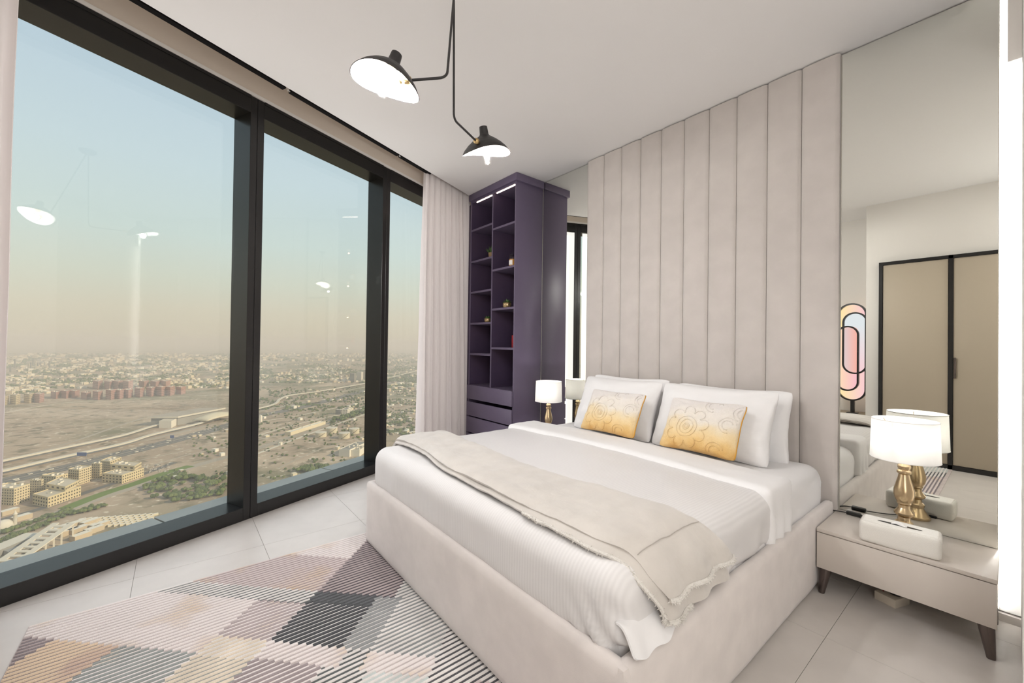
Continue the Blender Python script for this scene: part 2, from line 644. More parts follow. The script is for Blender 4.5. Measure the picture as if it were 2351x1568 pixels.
wall('wall_back', -4.75, 1.35, 3.065, 3.2, -0.2, 3.3, label='white wall behind the mirrors and the padded headboard')
wall('wall_front', -1.10, 1.35, -0.60, -0.45, -0.2, 3.3, label='white wall around the built-in wardrobe behind the camera')
wall('wall_front_recess', -2.8, -1.155, -1.2, -1.05, -0.2, 3.3, label='white wall of the recess behind the console table')
wall('wall_front_return', -1.155, -1.10, -1.2, -0.45, -0.2, 3.3, label='short white wall between recess and wardrobe')
wall('wall_right', 0.016, 0.12, 2.05, 3.065, -0.2, 3.3, label='white wall right of the mirror')
wall('wall_right_hall', 1.25, 1.35, -0.45, 2.15, -0.2, 3.3, label='white hall wall beyond the doorway')
wall('wall_back_hall', 0.12, 1.25, 2.05, 2.15, -0.2, 3.3, label='white hall wall')
bb = box('baseboard_right', 0.009, 0.016, 2.05, 2.3, 0, 0.10, M_wood)
tag(bb, 'brown wooden skirting board', kind='structure')

# lit niche between mirror and right-hand wall
nw = box('trim_3', -0.06, 0.016, 3.05, 3.064, 0.045, 3.02, M_white)
tag(nw, 'white panel washed by the light strip at the mirror edge', kind='structure')
pl = box('baseboard_back', -0.06, 0.016, 3.036, 3.064, 0, 0.036, M_tile)
tag(pl, 'low tiled skirting below the white panel', kind='structure')
bh = box('trim_4', -0.028, 0.015, 3.0, 3.062, 2.63, 3.02, M_wall)
tag(bh, 'small white boxed-in corner under the ceiling', kind='structure')
ledp = thing('edge_light', (-0.05, 3.04, 1.5), 'bright vertical light strip behind the edge of the tall mirror', 'light strip')
box('diffuser', -0.0545, -0.0505, 3.024, 3.034, 0.06, 3.0, M_edgeled, ledp)
box('profile', -0.0575, -0.0545, 3.037, 3.05, 0.05, 3.01, M_mirror_edge, ledp)

# windows: four black-framed units of full-height glass
CW = [-0.794, 0.488, 1.770, 3.052, 4.334]
for k in range(4):
    a0, a1 = CW[k] + 0.0012, CW[k + 1] - 0.0012
    wn = thing('window_%d' % (k + 1), wxf(((a0 + a1) / 2, DW, 0)), 'full-height window unit in a black metal frame', None, None, 'structure')
    J = 0.048
    wbox('jamb', a0, a0 + J, DG - 0.03, DW, 0.0, 3.03, M_black, wn, 0.002)
    wbox('jamb', a1 - J, a1, DG - 0.03, DW, 0.0, 3.03, M_black, wn, 0.002)
    wbox('head_rail', a0 + J, a1 - J, DG - 0.03, DW, 2.909, 3.03, M_black, wn, 0.002)
    wbox('bottom_rail', a0 + J, a1 - J, DG - 0.03, DW, 0.0, 0.09, M_black, wn, 0.002)
    wbox('head_bead', a0 + J, a1 - J, DW, DW + 0.006, 3.01, 3.03, M_black, wn)
    wbox('pane', a0 + J - 0.01, a1 - J + 0.01, DG - 0.006, DG, 0.08, 2.92, M_pane, wn)
col = wbox('trim_5', 4.334, 4.62, DG - 0.1, DW, -0.2, 3.03, M_wall)
tag(col, 'wall pier in the corner behind the curtain', kind='structure')
for k in range(5):
    a0 = -0.9 + 1.282 * k - 0.32
    lg = wbox('trim_%d' % (6 + k), a0 + 0.006, a0 + 1.276, DG - 0.18, DG - 0.032, 0.02, 0.088, M_ledge)
    tag(lg, 'pale metal ledge outside the glass', kind='structure')
tw = wbox('wall_outside', -1.5, 5.0, DG - 0.17, DW + 0.1, -0.6, -0.01, M_ledge)
tag(tw, 'facade edge below the windows', kind='structure')

# mirrors on the headboard wall
def mirror(x0, x1, label):
    t = thing('wall_mirror', ((x0 + x1) / 2, YB, 0.02), label, 'mirror')
    box('glass', x0 + 0.003, x1 - 0.003, YB, YB + 0.006, 0.004, 3.012, M_mirror, t)
    box('backing', x0, x1, YB + 0.006, YB + 0.016, 0.002, 3.014, M_mirror_edge, t)
    box('edge_strip', x0, x0 + 0.003, YB - 0.001, YB + 0.006, 0.004, 3.012, M_mirror_edge, t)
    box('edge_strip', x1 - 0.003, x1, YB - 0.001, YB + 0.006, 0.004, 3.012, M_mirror_edge, t)
    return t


mirror(-0.655, -0.052, 'tall frameless wall mirror behind the right nightstand, reflecting the wardrobe')
mirror(-3.212, -2.572, 'narrow strip of wall mirror between bookcase and padded headboard')

# padded wall panel behind the bed: ten upholstered channels
hb = thing('headboard', (-1.61, 3.0, 0), 'floor-to-ceiling beige padded wall panel in ten upright channels behind the bed', 'headboard')
HX0, HX1 = -2.570, -0.655
pw = (HX1 - HX0) / 10
for k in range(10):
    x0, x1 = HX0 + k * pw, HX0 + (k + 1) * pw
    prof = [(x0 + 0.0015, 3.06)]
    n = 14
    for i in range(n + 1):
        t = i / n
        e = min(t, 1 - t) * pw
        rr = 0.010
        y = 2.984 - 0.004 * math.sin(math.pi * t)
        if e < rr:
            y += rr - math.sqrt(max(0, rr * rr - (rr - e) ** 2))
        prof.append((x0 + 0.0015 + (pw - 0.003) * t, y))
    prof.append((x1 - 0.0015, 3.06))
    m_ = len(prof)
    vs = [(x, y, 0.01) for x, y in prof] + [(x, y, 3.012) for x, y in prof]
    fs = [(i, (i + 1) % m_, m_ + (i + 1) % m_, m_ + i) for i in range(m_)] + [tuple(range(m_))[::-1], tuple(range(m_, 2 * m_))]
    mk('channel', vs, fs, M_panel, hb, 50, recalc=True)

# ================================================================== RUG
RX0, RX1, RY0, RY1 = -2.737, -0.43, -0.483, 1.12
rug_cols = {
    'pinkwhite': L(240, 232, 229), 'mauveline': L(158, 140, 139), 'mauvelight': L(206, 193, 190), 'mauve': L(184, 170, 169), 'ink': L(62, 54, 62),
    'white': L(240, 235, 231), 'slate': L(86, 91, 91), 'charcoal': L(88, 90, 93), 'charcoaldark': L(66, 68, 72), 'grey': L(150, 152, 152),
    'greyline': L(140, 143, 143), 'purple': L(129, 119, 124), 'peach': L(228, 204, 176), 'sage': L(156, 161, 158), 'gold': L(238, 224, 204),
    'blush': L(216, 203, 201), 'mint': L(207, 214, 211), 'black': L(72, 72, 76), 'dusk': L(164, 151, 152)}
rug_names = list(rug_cols)
rug_mats = [mat('rug_' + n_, c_, 0.95, noise_scale=9, noise_amt=0.16, bump=0.5, bump_scale=260, sheen=0.2) for n_, c_ in rug_cols.items()]
for m_, n_ in zip(rug_mats, rug_names):
    if n_ in ('pinkwhite', 'peach', 'blush'):       # patches with a washed golden shade woven in
        for nd in m_.node_tree.nodes:
            if nd.type == 'MIX':
                nd.inputs['B'].default_value = L(216, 192, 160) if n_ != 'peach' else L(190, 160, 150)
            if nd.type == 'TEX_NOISE' and abs(nd.inputs['Scale'].default_value - 9) < 0.1:
                nd.inputs['Scale'].default_value = 3.0
            if nd.type == 'VALTORGB':
                nd.color_ramp.elements[0].position = 0.52
                nd.color_ramp.elements[1].position = 0.70


def rug_patch(x, y):
    """(field, line, share of the pitch the line takes) of the woven patch at x, y"""
    c, s = y - x, x + y
    if c > 2.81 and s > -1.665:
        if s > -1.10: return ('white', 'greyline', .45)
        return ('mauve', 'ink', .45)
    if c > 3.27: return ('pinkwhite', 'mauvelight', .4)
    if c > 2.81: return ('blush', 'mauveline', .45)
    if c > 2.31:
        if s > -0.65: return ('white', 'black', .4) if c < 2.6 else ('blush', 'mauveline', .4)
        if s > -1.04: return ('white', 'greyline', .5)
        if s > -1.22: return ('grey', 'white', .16)
        if s > -1.665: return ('charcoal', 'charcoaldark', .35) if c > 2.70 else ('charcoaldark', 'white', .2)
        if c > 2.67: return ('white', 'slate', .42)
        if s > -2.01: return ('mauve', 'pinkwhite', .35)
        return ('pinkwhite', 'mauvelight', .4)
    if c > 2.17:
        if s > -0.65: return ('white', 'black', .4)
        if s > -1.04: return ('pinkwhite', 'mauvelight', .3)
        if s > -1.17: return ('white', 'slate', .45)
        if s > -1.665: return ('pinkwhite', 'mauvelight', .45)
        if s > -2.01: return ('gold', 'white', .4)
        return ('pinkwhite', 'mauvelight', .4)
    if s > -0.40: return ('blush', 'purple', .45)
    if s > -0.65: return ('white', 'black', .4)
    if s > -1.0: return ('white', 'mint', .5)
    if s > -1.25: return ('white', 'slate', .45)
    if s > -1.665: return ('dusk', 'pinkwhite', .35)
    if s > -2.01: return ('gold', 'sage', .25)
    if s > -2.50: return ('sage', 'pinkwhite', .35)
    if s > -2.93: return ('peach', 'purple', .22)
    return ('mauve', 'purple', .5)


pitch = 0.0243
nrib = int((RX1 - RX0) / pitch)
vs, fs, mi = [], [], []
for i in range(nrib):
    xa = RX0 + i * pitch
    ys = [RY0 + (RY1 - RY0) * k / 240 for k in range(241)]
    seg0, cur = 0, rug_patch(xa + pitch / 2, ys[0] + 0.003)
    runs = []
    for k in range(1, 241):
        p = rug_patch(xa + pitch / 2, (ys[k] + ys[min(k + 1, 240)]) / 2) if k < 240 else None
        if p != cur:
            runs.append((ys[seg0], ys[k], cur))
            seg0, cur = k, p
    for y0, y1, (fc, lc, w) in runs:
        xm = xa + pitch * (1 - w)
        wob = 0.0012
        n_ = max(1, int((y1 - y0) / 0.06))
        for q in range(n_):
            a, b = y0 + (y1 - y0) * q / n_, y0 + (y1 - y0) * (q + 1) / n_
            da, db = wob * fbm(i * 3.1, a * 9), wob * fbm(i * 3.1, b * 9)
            # raised pile (field) and low line
            f = len(vs)
            zs = [0.0052, 0.0078, 0.0084, 0.0078, 0.0056]
            xs = [xa, xa + (xm - xa) * 0.15, (xa + xm) / 2, xa + (xm - xa) * 0.85, xm]
            for yy, dd in ((a, da), (b, db)):
                for xx, zz in zip(xs, zs):
                    vs.append((xx + dd, yy, zz))
                vs.append((xa + pitch * 0.995 + dd, yy, 0.0054))
            for k in range(5):
                fs.append((f + k, f + k + 1, f + k + 7, f + k + 6))
                mi.append(rug_names.index(fc if k < 4 else lc))
base = len(vs)
vs += [(RX0 - 0.003, RY0 - 0.003, 0.0005), (RX1 + 0.003, RY0 - 0.003, 0.0005), (RX1 + 0.003, RY1 + 0.003, 0.0005), (RX0 - 0.003, RY1 + 0.003, 0.0005),
       (RX0 - 0.003, RY0 - 0.003, 0.0048), (RX1 + 0.003, RY0 - 0.003, 0.0048), (RX1 + 0.003, RY1 + 0.003, 0.0048), (RX0 - 0.003, RY1 + 0.003, 0.0048)]
for f in ((0, 1, 5, 4), (1, 2, 6, 5), (2, 3, 7, 6), (3, 0, 4, 7), (4, 5, 6, 7)):
    fs.append(tuple(base + k for k in f))
    mi.append(rug_names.index('mauvelight'))
rug = mk('rug', vs, fs, rug_mats, None, False, mi)
tag(rug, 'ribbed rug with grey, mauve, peach and white diamond patches, partly under the bed', 'rug')

# ================================================================== BED
bed = thing('bed_frame', (-1.64, 2.0, 0.0), 'wide low bed frame upholstered in beige velvet against the padded wall', 'bed')
BX0, BX1, BY0, BY1 = -2.622, -0.664, 0.946, 2.975


def rail(name, x0, x1, y0, y1, top):
    bm = puffbox_bm(x0, x1, y0, y1, 0.012, top, 0.022, 0.035, lambda s, n: s + n * (0.0018 * fbm(s.x * 5, s.y * 5, s.z * 5)))
    return from_bm(name, bm, M_velvet, bed, 60)


rail('footboard', BX0, BX1, BY0, BY0 + 0.052, 0.394)
rail('side_rail', BX1 - 0.05, BX1, BY0 + 0.001, BY1, 0.394)
rail('side_rail', BX0, BX0 + 0.05, BY0 + 0.001, BY1, 0.394)
box('slat_base', BX0 + 0.05, BX1 - 0.05, BY0 + 0.052, BY1, 0.16, 0.20, M_velvet, bed)
tube('seam', [(BX1 + 0.0005, BY0 + 0.012, 0.02), (BX1 + 0.0005, BY0 + 0.012, 0.36)], 0.0012, M_grout, bed, 5)

mat_bm = puffbox_bm(-2.572, -0.716, 1.0, 2.972, 0.205, 0.586, 0.075, 0.03,
                    lambda s, n: s + n * (0.004 * fbm(s.x * 6, s.y * 6, s.z * 9) + 0.0035 * abs(math.sin(s.y * 46 + 3 * fbm(s.z * 9, s.y * 4))) * (1 if s.z < 0.5 else 0) * abs(n.x)))
mattress = from_bm('mattress', mat_bm, M_sheet, None, True)
tag(mattress, 'mattress in a white fitted sheet, bare beside the pillows', 'mattress')


def duv(s, n):
    lo = max(0.0, min(1.0, (0.56 - s.z) / 0.15))
    w = 0.006 * fbm(s.x * 3.2, s.y * 3.2, s.z * 3) + 0.0025 * fbm(s.x * 11, s.y * 11, s.z * 8)
    cr = math.exp(-((s.x + 0.76) / 0.12) ** 2) if s.y < 1.05 else 0.0          # pulled folds near the right foot corner
    w += lo * cr * 0.012 * math.sin((s.x * 0.8 + s.z * 0.6) * 95)
    w += lo * abs(n.x) * 0.006 * math.sin(s.y * 24 + 2 * fbm(s.y * 5, 1.0))
    w += lo * abs(n.y) * 0.004 * fbm(s.x * 9, s.z * 4, 2.0)
    return s + n * w + Vector((0, 0, -0.010 * lo * abs(n.y)))


dv = thing('duvet', (-1.65, 1.6, 0.6), 'white sateen duvet with fine stripes tucked smoothly over the bed', 'duvet')
bm = puffbox_bm(-2.604, -0.698, 0.972, 2.22, 0.345, 0.612, 0.085, 0.018, duv)
from_bm('cover', bm, M_duvet_x, dv, True)


def band(s, n):
    w = 0.006 * fbm(s.x * 3.5 + 7, s.y * 6, s.z * 5) + 0.003 * fbm(s.x * 12, s.y * 14, s.z * 9)
    if s.x > -0.76:
        w += 0.008 * math.sin(s.y * 60 + 4 * fbm(s.z * 8, 2)) * max(0, min(1, (0.58 - s.z) / 0.1))
    return s + n * w


bm = puffbox_bm(-2.598, -0.690, 2.09, 2.385, 0.36, 0.636, 0.034, 0.016, lambda s, n: band(s, n) + Vector((0, 0.075 * math.sin((s.x + 2.6) / 1.9 * math.pi) - 0.02, 0)))
from_bm('turned_down_band', bm, M_sheet, dv, True)
# loose corner of the duvet hanging over the rail at the foot
grid('corner_flap', lambda u, v: (-0.728 + 0.069 * v + 0.004 * math.sin(u * 11) * v, 0.992 + 0.225 * u - 0.01 * v,
                                  0.47 - 0.066 * v - 0.012 * v * v + 0.004 * math.sin(u * 13 + 1) * v + 0.016 * math.sin(math.pi * min(1, v * 1.15)) - 0.02 * (1 - math.sin(math.pi * min(1, max(0, u))) ** .5) * v * -1),
     26, 10, M_sheet, dv, 0.006)

# throw blanket: two layers, fleece with a fringed sherpa back
PATH = [(-2.632, 0.492), (-2.630, 0.545), (-2.606, 0.600), (-2.52, 0.630), (-2.2, 0.634), (-1.6, 0.633), (-1.1, 0.632), (-0.86, 0.630), (-0.765, 0.612), (-0.700, 0.566), (-0.672, 0.505), (-0.662, 0.447)]
plen = [0]
for a, b in zip(PATH, PATH[1:]):
    plen.append(plen[-1] + math.hypot(b[0] - a[0], b[1] - a[1]))


def along(s, table=PATH):
    t = s * plen[-1]
    for k in range(len(plen) - 1):
        if t <= plen[k + 1] or k == len(plen) - 2:
            f = (t - plen[k]) / (plen[k + 1] - plen[k])
            p0 = table[max(k - 1, 0)]; p1 = table[k]; p2 = table[k + 1]; p3 = table[min(k + 2, len(table) - 1)]
            cr = lambda a, b, c, d: 0.5 * (2 * b + (c - a) * f + (2 * a - 5 * b + 4 * c - d) * f * f + (3 * b - a - 3 * c + d) * f ** 3)
            return cr(p0[0], p1[0], p2[0], p3[0]), cr(p0[1], p1[1], p2[1], p3[1])


def lerp_tab(tab, x):
    for (x0, y0), (x1, y1) in zip(tab, tab[1:]):
        if x <= x1:
            t = max(0, (x - x0) / (x1 - x0))
            t = t * t * (3 - 2 * t)
            return y0 + (y1 - y0) * t
    return tab[-1][1]


LOW = [(0, 1.06), (0.05, 1.12), (0.2, 1.125), (0.45, 1.055), (0.7, 1.04), (0.85, 1.05), (0.93, 1.10), (1.0, 1.175)]
UPP = [(0, 1.40), (0.1, 1.47), (0.3, 1.435), (0.55, 1.405), (0.75, 1.45), (0.88, 1.49), (1.0, 1.60)]


def throw(s, v, lift=0.0, dlow=0.0, dupp=0.0, stretch=1.0):
    s2 = min(1.0, s * stretch)
    x, z = along(s2)
    y0, y1 = lerp_tab(LOW, s) + dlow, lerp_tab(UPP, s) + dupp
    y = y0 + (y1 - y0) * v
    edge = (1 - math.exp(-v * 16)) * (1 - 0.6 * math.exp(-(1 - v) * 22))
    top = max(0.0, min(1.0, (z - 0.56) / 0.05))
    side = 1 - top
    w = 0.007 * fbm(x * 5, y * 9, lift * 40) + 0.004 * fbm(x * 16, y * 22, lift * 50)
    n_out = side * (0.008 * math.sin(v * 15 + 2 * fbm(z * 9, 3)) + 0.012 * edge)
    return (x + (n_out if s > 0.5 else -n_out) + (lift if s > 0.8 else -lift if s < 0.1 else 0) * side, y, z + top * (0.020 * edge + w + lift))


th = thing('throw_blanket', (-1.65, 1.25, 0.62), 'cream fleece throw folded across the foot of the white bed', 'throw blanket')
grid('under_layer', lambda u, v: throw(u, v, 0.0, -0.03 * max(0, (u - 0.6) / 0.4), -0.04), 150, 24, M_throw, th, 0.012)
grid('top_layer', lambda u, v: throw(u * 0.965, v, 0.020, 0.01), 150, 26, M_throw, th, 0.014)


def fuzzy(name, pts, r, seed):
    rnd = random.Random(seed)
    fv, ff = [], []
    pts = [Vector(p) for p in pts]
    n = len(pts)
    for k in range(n * 9):
        t = rnd.random() * (n - 1)
        i = int(t)
        p = pts[i].lerp(pts[min(i + 1, n - 1)], t - i)
        d = Vector((rnd.uniform(-1, 1), rnd.uniform(-1, 1), rnd.uniform(-1, 0.6))).normalized()
        s = d.orthogonal().normalized() * r * 0.38
        s2 = d.cross(s)
        b = len(fv)
        fv += [p + s, p - s * 0.5 + s2 * 0.8, p - s * 0.5 - s2 * 0.8, p + d * r * rnd.uniform(1.0, 1.7)]
        ff += [(b, b + 1, b + 3), (b + 1, b + 2, b + 3), (b + 2, b, b + 3)]
    tv, tf = tube_data(pts, r * 0.7, 6)
    b = len(fv)
    fv += tv
    ff += [tuple(b + q for q in f) for f in tf]
    o = mk(name, fv, ff, M_sherpa, th, False)
    o['kind'] = 'stuff'
    return o


fuzzy('fringe', [Vector(throw(0.966, k / 44, 0.020, 0.01)) + Vector((0.002, 0, -0.004)) for k in range(45)], 0.0105, 3)
fuzzy('fringe', [Vector(throw(1.0, k / 24 * 0.35, 0.0, -0.03, -0.04)) + Vector((0.002, 0, -0.003)) for k in range(25)], 0.0105, 4)
fuzzy('fringe', [Vector(throw(0.70 + 0.30 * k / 60, 0.0, 0.0, -0.03 * max(0, (0.70 + 0.30 * k / 60 - 0.6) / 0.4), -0.04)) + Vector((0, -0.002, -0.002)) for k in range(61)], 0.0095, 5)
tube('stitch_line', [Vector(throw(0.915, 0.03 + 0.94 * k / 30, 0.0205, 0.01)) for k in range(31)], 0.0016, mat('seam_grey', (0.42, 0.385, 0.345, 1), 0.9), th, 5)

# pillows and cushions
def pillow_pt(u, v, side, w, h, t, seed):
    cu, cv = max(0.0, 1 - u * u), max(0.0, 1 - v * v)
    x = u * w / 2 * (1 - 0.060 * cv * abs(u)) * (1 - 0.040 * abs(v) ** 9)
    z = v * h / 2 * (1 - 0.085 * cu * abs(v)) * (1 - 0.065 * abs(u) ** 9)
    th_ = t / 2 * (cu ** 0.46) * (cv ** 0.50)
    th_ *= 1 + 0.16 * fbm(u * 1.6 + seed, v * 1.8, side) - 0.14 * v
    inner = cu * cv
    th_ += 0.012 * fbm(u * 3.4 + seed, v * 4, side * 3) * inner ** 0.5
    # soft pulls running in from the corners and the short sides
    for k, (a, b_) in enumerate(((-1, -1), (1, -1), (-1, 1), (1, 1))):
        du, dv = u - a, (v - b_) * h / w
        d = math.hypot(du, dv)
        ang = math.atan2(dv * b_, du * a)
        th_ += 0.010 * math.sin(ang * 13 + seed * 1.7 + k) * math.exp(-d * 2.2) * min(1, d * 5) * (inner ** 0.25)
    th_ += 0.007 * math.sin(v * 13 + 3 * fbm(u * 2, v * 2, seed)) * math.exp(-(1 - abs(u)) * 5) * cv ** 0.5 * cu ** 0.3
    return Vector((x, side * th_ - 0.010 * (1 if side == 0 else 0) * math.sin(v * 5 + seed) * 0.4, z))


def pillow(name, c, w, h, t, lean, yaw, m, label, cat, group, seed, roll=0.0, n=30):
    rot = Matrix.Rotation(yaw, 4, 'Z') @ Matrix.Rotation(-lean, 4, 'X') @ Matrix.Rotation(roll, 4, 'Y')
    vs, fs = [], []
    idx = {}
    for side in (-1, 1):
        for i in range(n + 1):
            for j in range(n + 1):
                bord = i in (0, n) or j in (0, n)
                key = (i, j) if bord else (i, j, side)
                if key in idx:
                    continue
                # denser towards the border so that the seam stays crisp
                u = math.sin((i / n * 2 - 1) * math.pi / 2)
                v = math.sin((j / n * 2 - 1) * math.pi / 2)
                idx[key] = len(vs)
                vs.append(pillow_pt(u, v, side if not bord else 0, w, h, t, seed))
    g = lambda i, j, s: idx[(i, j)] if (i in (0, n) or j in (0, n)) else idx[(i, j, s)]
    for side in (-1, 1):
        for i in range(n):
            for j in range(n):
                q = (g(i, j, side), g(i + 1, j, side), g(i + 1, j + 1, side), g(i, j + 1, side))
                fs.append(q if side < 0 else q[::-1])
    me = bpy.data.meshes.new(name)
    me.from_pydata(vs, [], fs)
    finish(me, m, True)
    o = bpy.data.objects.new(name, me)
    COL.objects.link(o)
    o.matrix_world = Matrix.Translation(c) @ rot
    ORIG[o.name] = Vector((0, 0, 0))
    return tag(o, label, cat, group)


PG = 'white pillows against the headboard'
pillow('pillow', (-2.02, 2.872, 0.797), 0.74, 0.47, 0.17, 0.16, 0.0, M_sheet, 'white pillow at the back on the window side, mostly hidden', 'pillow', PG, 1)
pillow('pillow', (-1.222, 2.872, 0.783), 0.75, 0.47, 0.17, 0.16, 0.0, M_sheet, 'white pillow at the back on the nightstand side, edge showing past the one in front', 'pillow', PG, 2)
pillow('pillow', (-1.998, 2.69, 0.80), 0.735, 0.475, 0.225, 0.40, 0.0, M_sheet, 'white pillow behind the smaller-looking gold cushion by the far lamp', 'pillow', PG, 3)
pillow('pillow', (-1.255, 2.69, 0.80), 0.755, 0.475, 0.225, 0.40, 0.0, M_sheet, 'white pillow directly behind the gold cushion nearest the mirror', 'pillow', PG, 4)

M_ombre = bpy.data.materials.new('ombre_chenille')
M_ombre.use_nodes = True
n, l = M_ombre.node_tree.nodes, M_ombre.node_tree.links
b = n['Principled BSDF']
b.inputs['Roughness'].default_value = 0.85
b.inputs['Sheen Weight'].default_value = 0.3
t = n.new('ShaderNodeTexCoord')
s = n.new('ShaderNodeSeparateXYZ')
l.new(t.outputs['Object'], s.inputs[0])
nz = n.new('ShaderNodeTexNoise')
nz.inputs['Scale'].default_value = 9
nz.inputs['Detail'].default_value = 4
l.new(t.outputs['Object'], nz.inputs['Vector'])
ma = n.new('ShaderNodeMath')
ma.operation = 'MULTIPLY_ADD'
ma.inputs[1].default_value = 0.16
l.new(nz.outputs['Fac'], ma.inputs[0])
l.new(s.outputs['Z'], ma.inputs[2])
mr = n.new('ShaderNodeMapRange')
mr.inputs['From Min'].default_value = -0.18 + 0.08
mr.inputs['From Max'].default_value = 0.13 + 0.08
l.new(ma.outputs[0], mr.inputs['Value'])
cr = n.new('ShaderNodeValToRGB')
e = cr.color_ramp.elements
e[0].position, e[0].color = 0.0, L(208, 160, 86)
e[1].position, e[1].color = 1.0, L(224, 218, 214)
for p_, c_ in ((0.2, L(224, 190, 130)), (0.36, L(230, 205, 158)), (0.52, L(228, 210, 176)), (0.68, L(228, 220, 208))):
    x_ = e.new(p_)
    x_.color = c_
l.new(mr.outputs[0], cr.inputs[0])
l.new(cr.outputs[0], b.inputs['Base Color'])
nb = n.new('ShaderNodeTexNoise')
nb.inputs['Scale'].default_value = 170
l.new(t.outputs['Object'], nb.inputs['Vector'])
bp = n.new('ShaderNodeBump')
bp.inputs['Strength'].default_value = 0.5
bp.inputs['Distance'].default_value = 0.006
l.new(nb.outputs['Fac'], bp.inputs['Height'])
l.new(bp.outputs[0], b.inputs['Normal'])
M_goldpipe = mat('gold_piping', L(205, 150, 50), 0.6)


def cushion(c, w, h, t, lean, yaw, label, seed, cx, cz):
    o = pillow('cushion', c, w, h, t, lean, yaw, M_ombre, label, 'cushion', 'gold ombre cushions', seed)

    def srf(x, z, lift=0.0015):
        u = max(-0.97, min(0.97, x / (w / 2)))
        v = max(-0.97, min(0.97, z / (h / 2)))
        p = pillow_pt(u, v, -1, w, h, t, seed)
        return p + Vector((0, -lift, 0))
    vs, fs = [], []

    def ring(x0, z0, r, a0=0, a1=2 * math.pi, ez=1.0, rad=0.0026):
        k = max(10, int(abs(a1 - a0) * r / 0.008))
        full = abs(a1 - a0) > 6.28
        P = []
        for q in range(k if full else k + 1):
            a = a0 + (a1 - a0) * q / k
            x, z = x0 + r * math.cos(a), z0 + r * ez * math.sin(a)
            if abs(x) < w / 2 * 0.95 and abs(z) < h / 2 * 0.95:
                P.append(srf(x, z))
        if len(P) < 4: return
        full = full and len(P) == k
        tv, tf = tube_data(P, rad, 5, full)
        b_ = len(vs)
        vs.extend(tv)
        fs.extend([tuple(b_ + q for q in f) for f in tf])
    for r in (0.012, 0.022, 0.046, 0.068):
        ring(cx, cz, r)
    for k in range(9):                       # petals round the rosette
        a = k * 2 * math.pi / 9 + 0.2
        ring(cx + 0.105 * math.cos(a), cz + 0.105 * math.sin(a), 0.034, a - 2.0, a + 2.0)
    for x0, z0 in ((cx + 0.24, cz + 0.05), (cx + 0.19, cz - 0.12), (cx + 0.13, cz + 0.17), (cx + 0.30, cz + 0.14)):
        for r in (0.03, 0.05):
            ring(x0, z0, r, 0.3, 4.9)
    e_ = bpy.data.objects.new('embroidery', bpy.data.meshes.new('embroidery'))
    e_.data.from_pydata(vs, [], fs)
    finish(e_.data, M_ombre, True)
    link(e_, o)
    k = []
    for q in range(25):
        p = pillow_pt(1.0, -0.98 + 1.96 * q / 24, 0, w, h, t, seed)
        k.append(p)
    tv, tf = tube_data(k, 0.004, 6)
    pz = bpy.data.objects.new('piping', bpy.data.meshes.new('piping'))
    pz.data.from_pydata(tv, [], tf)
    finish(pz.data, M_goldpipe, True)
    link(pz, o)
    return o


cushion((-1.888, 2.502, 0.785), 0.475, 0.345, 0.12, 0.50, 0.03, 'white to gold ombre cushion on the window side of the bed', 11, -0.07, -0.03)
cushion((-1.225, 2.508, 0.785), 0.475, 0.355, 0.12, 0.50, 0.0, 'white to gold ombre cushion nearest the mirror', 12, -0.065, -0.03)

# ================================================================== NIGHTSTANDS
def nightstand(x0, label):
    x1, y0, y1 = x0 + 0.612, 2.607, 3.017
    ns = thing('nightstand', ((x0 + x1) / 2, (y0 + y1) / 2, 0), label, 'nightstand', 'beige nightstands beside the bed')
    box('top', x0, x1, y0, y1, 0.3195, 0.338, M_stand, ns, 0.0025)
    box('body', x0 + 0.004, x1 - 0.004, y0 + 0.02, y1, 0.136, 0.3165, M_stand, ns)
    box('shadow_gap', x0 + 0.008, x1 - 0.008, y0 + 0.012, y1 - 0.01, 0.3165, 0.3195, M_plastic, ns)
    box('drawer', x0 + 0.001, x1 - 0.001, y0 + 0.001, y0 + 0.019, 0.135, 0.316, M_stand, ns, 0.0015)
    for lx, sx_ in ((x0 + 0.033, -1), (x1 - 0.033, 1)):
        for ly, sy_ in ((y0 + 0.036, -1), (y1 - 0.045, 1)):
            top, bot = Vector((lx, ly, 0.136)), Vector((lx + sx_ * 0.016, ly + sy_ * 0.012, 0.0))
            vs, fs = tube_data([top, top.lerp(bot, 0.94), bot + Vector((0, 0, 0.0)),], [0.027, 0.0145, 0.0135], 20)
            mk('leg', vs, fs, M_leg, ns, 50, recalc=True)
    return ns


nightstand(-0.658, 'beige lacquered nightstand with one drawer on dark tapered legs under the tall mirror')
nightstand(-3.19, 'beige nightstand hidden behind the bed on the bookcase side')

LAMP_PROFILE = [(.058, 0), (.058, .014), (.052, .021), (.047, .028), (.036, .046), (.031, .058), (.035, .068), (.035, .078), (.025, .088), (.023, .104), (.037, .117),
                (.039, .126), (.031, .136), (.023, .150), (.023, .164), (.028, .171), (.028, .179), (.036, .195), (.040, .215), (.039, .238), (.032, .268),
                (.024, .298), (.021, .316), (.028, .322), (.028, .332), (.021, .339), (.025, .347), (.026, .357), (.020, .366), (.012, .378), (.012, .43)]


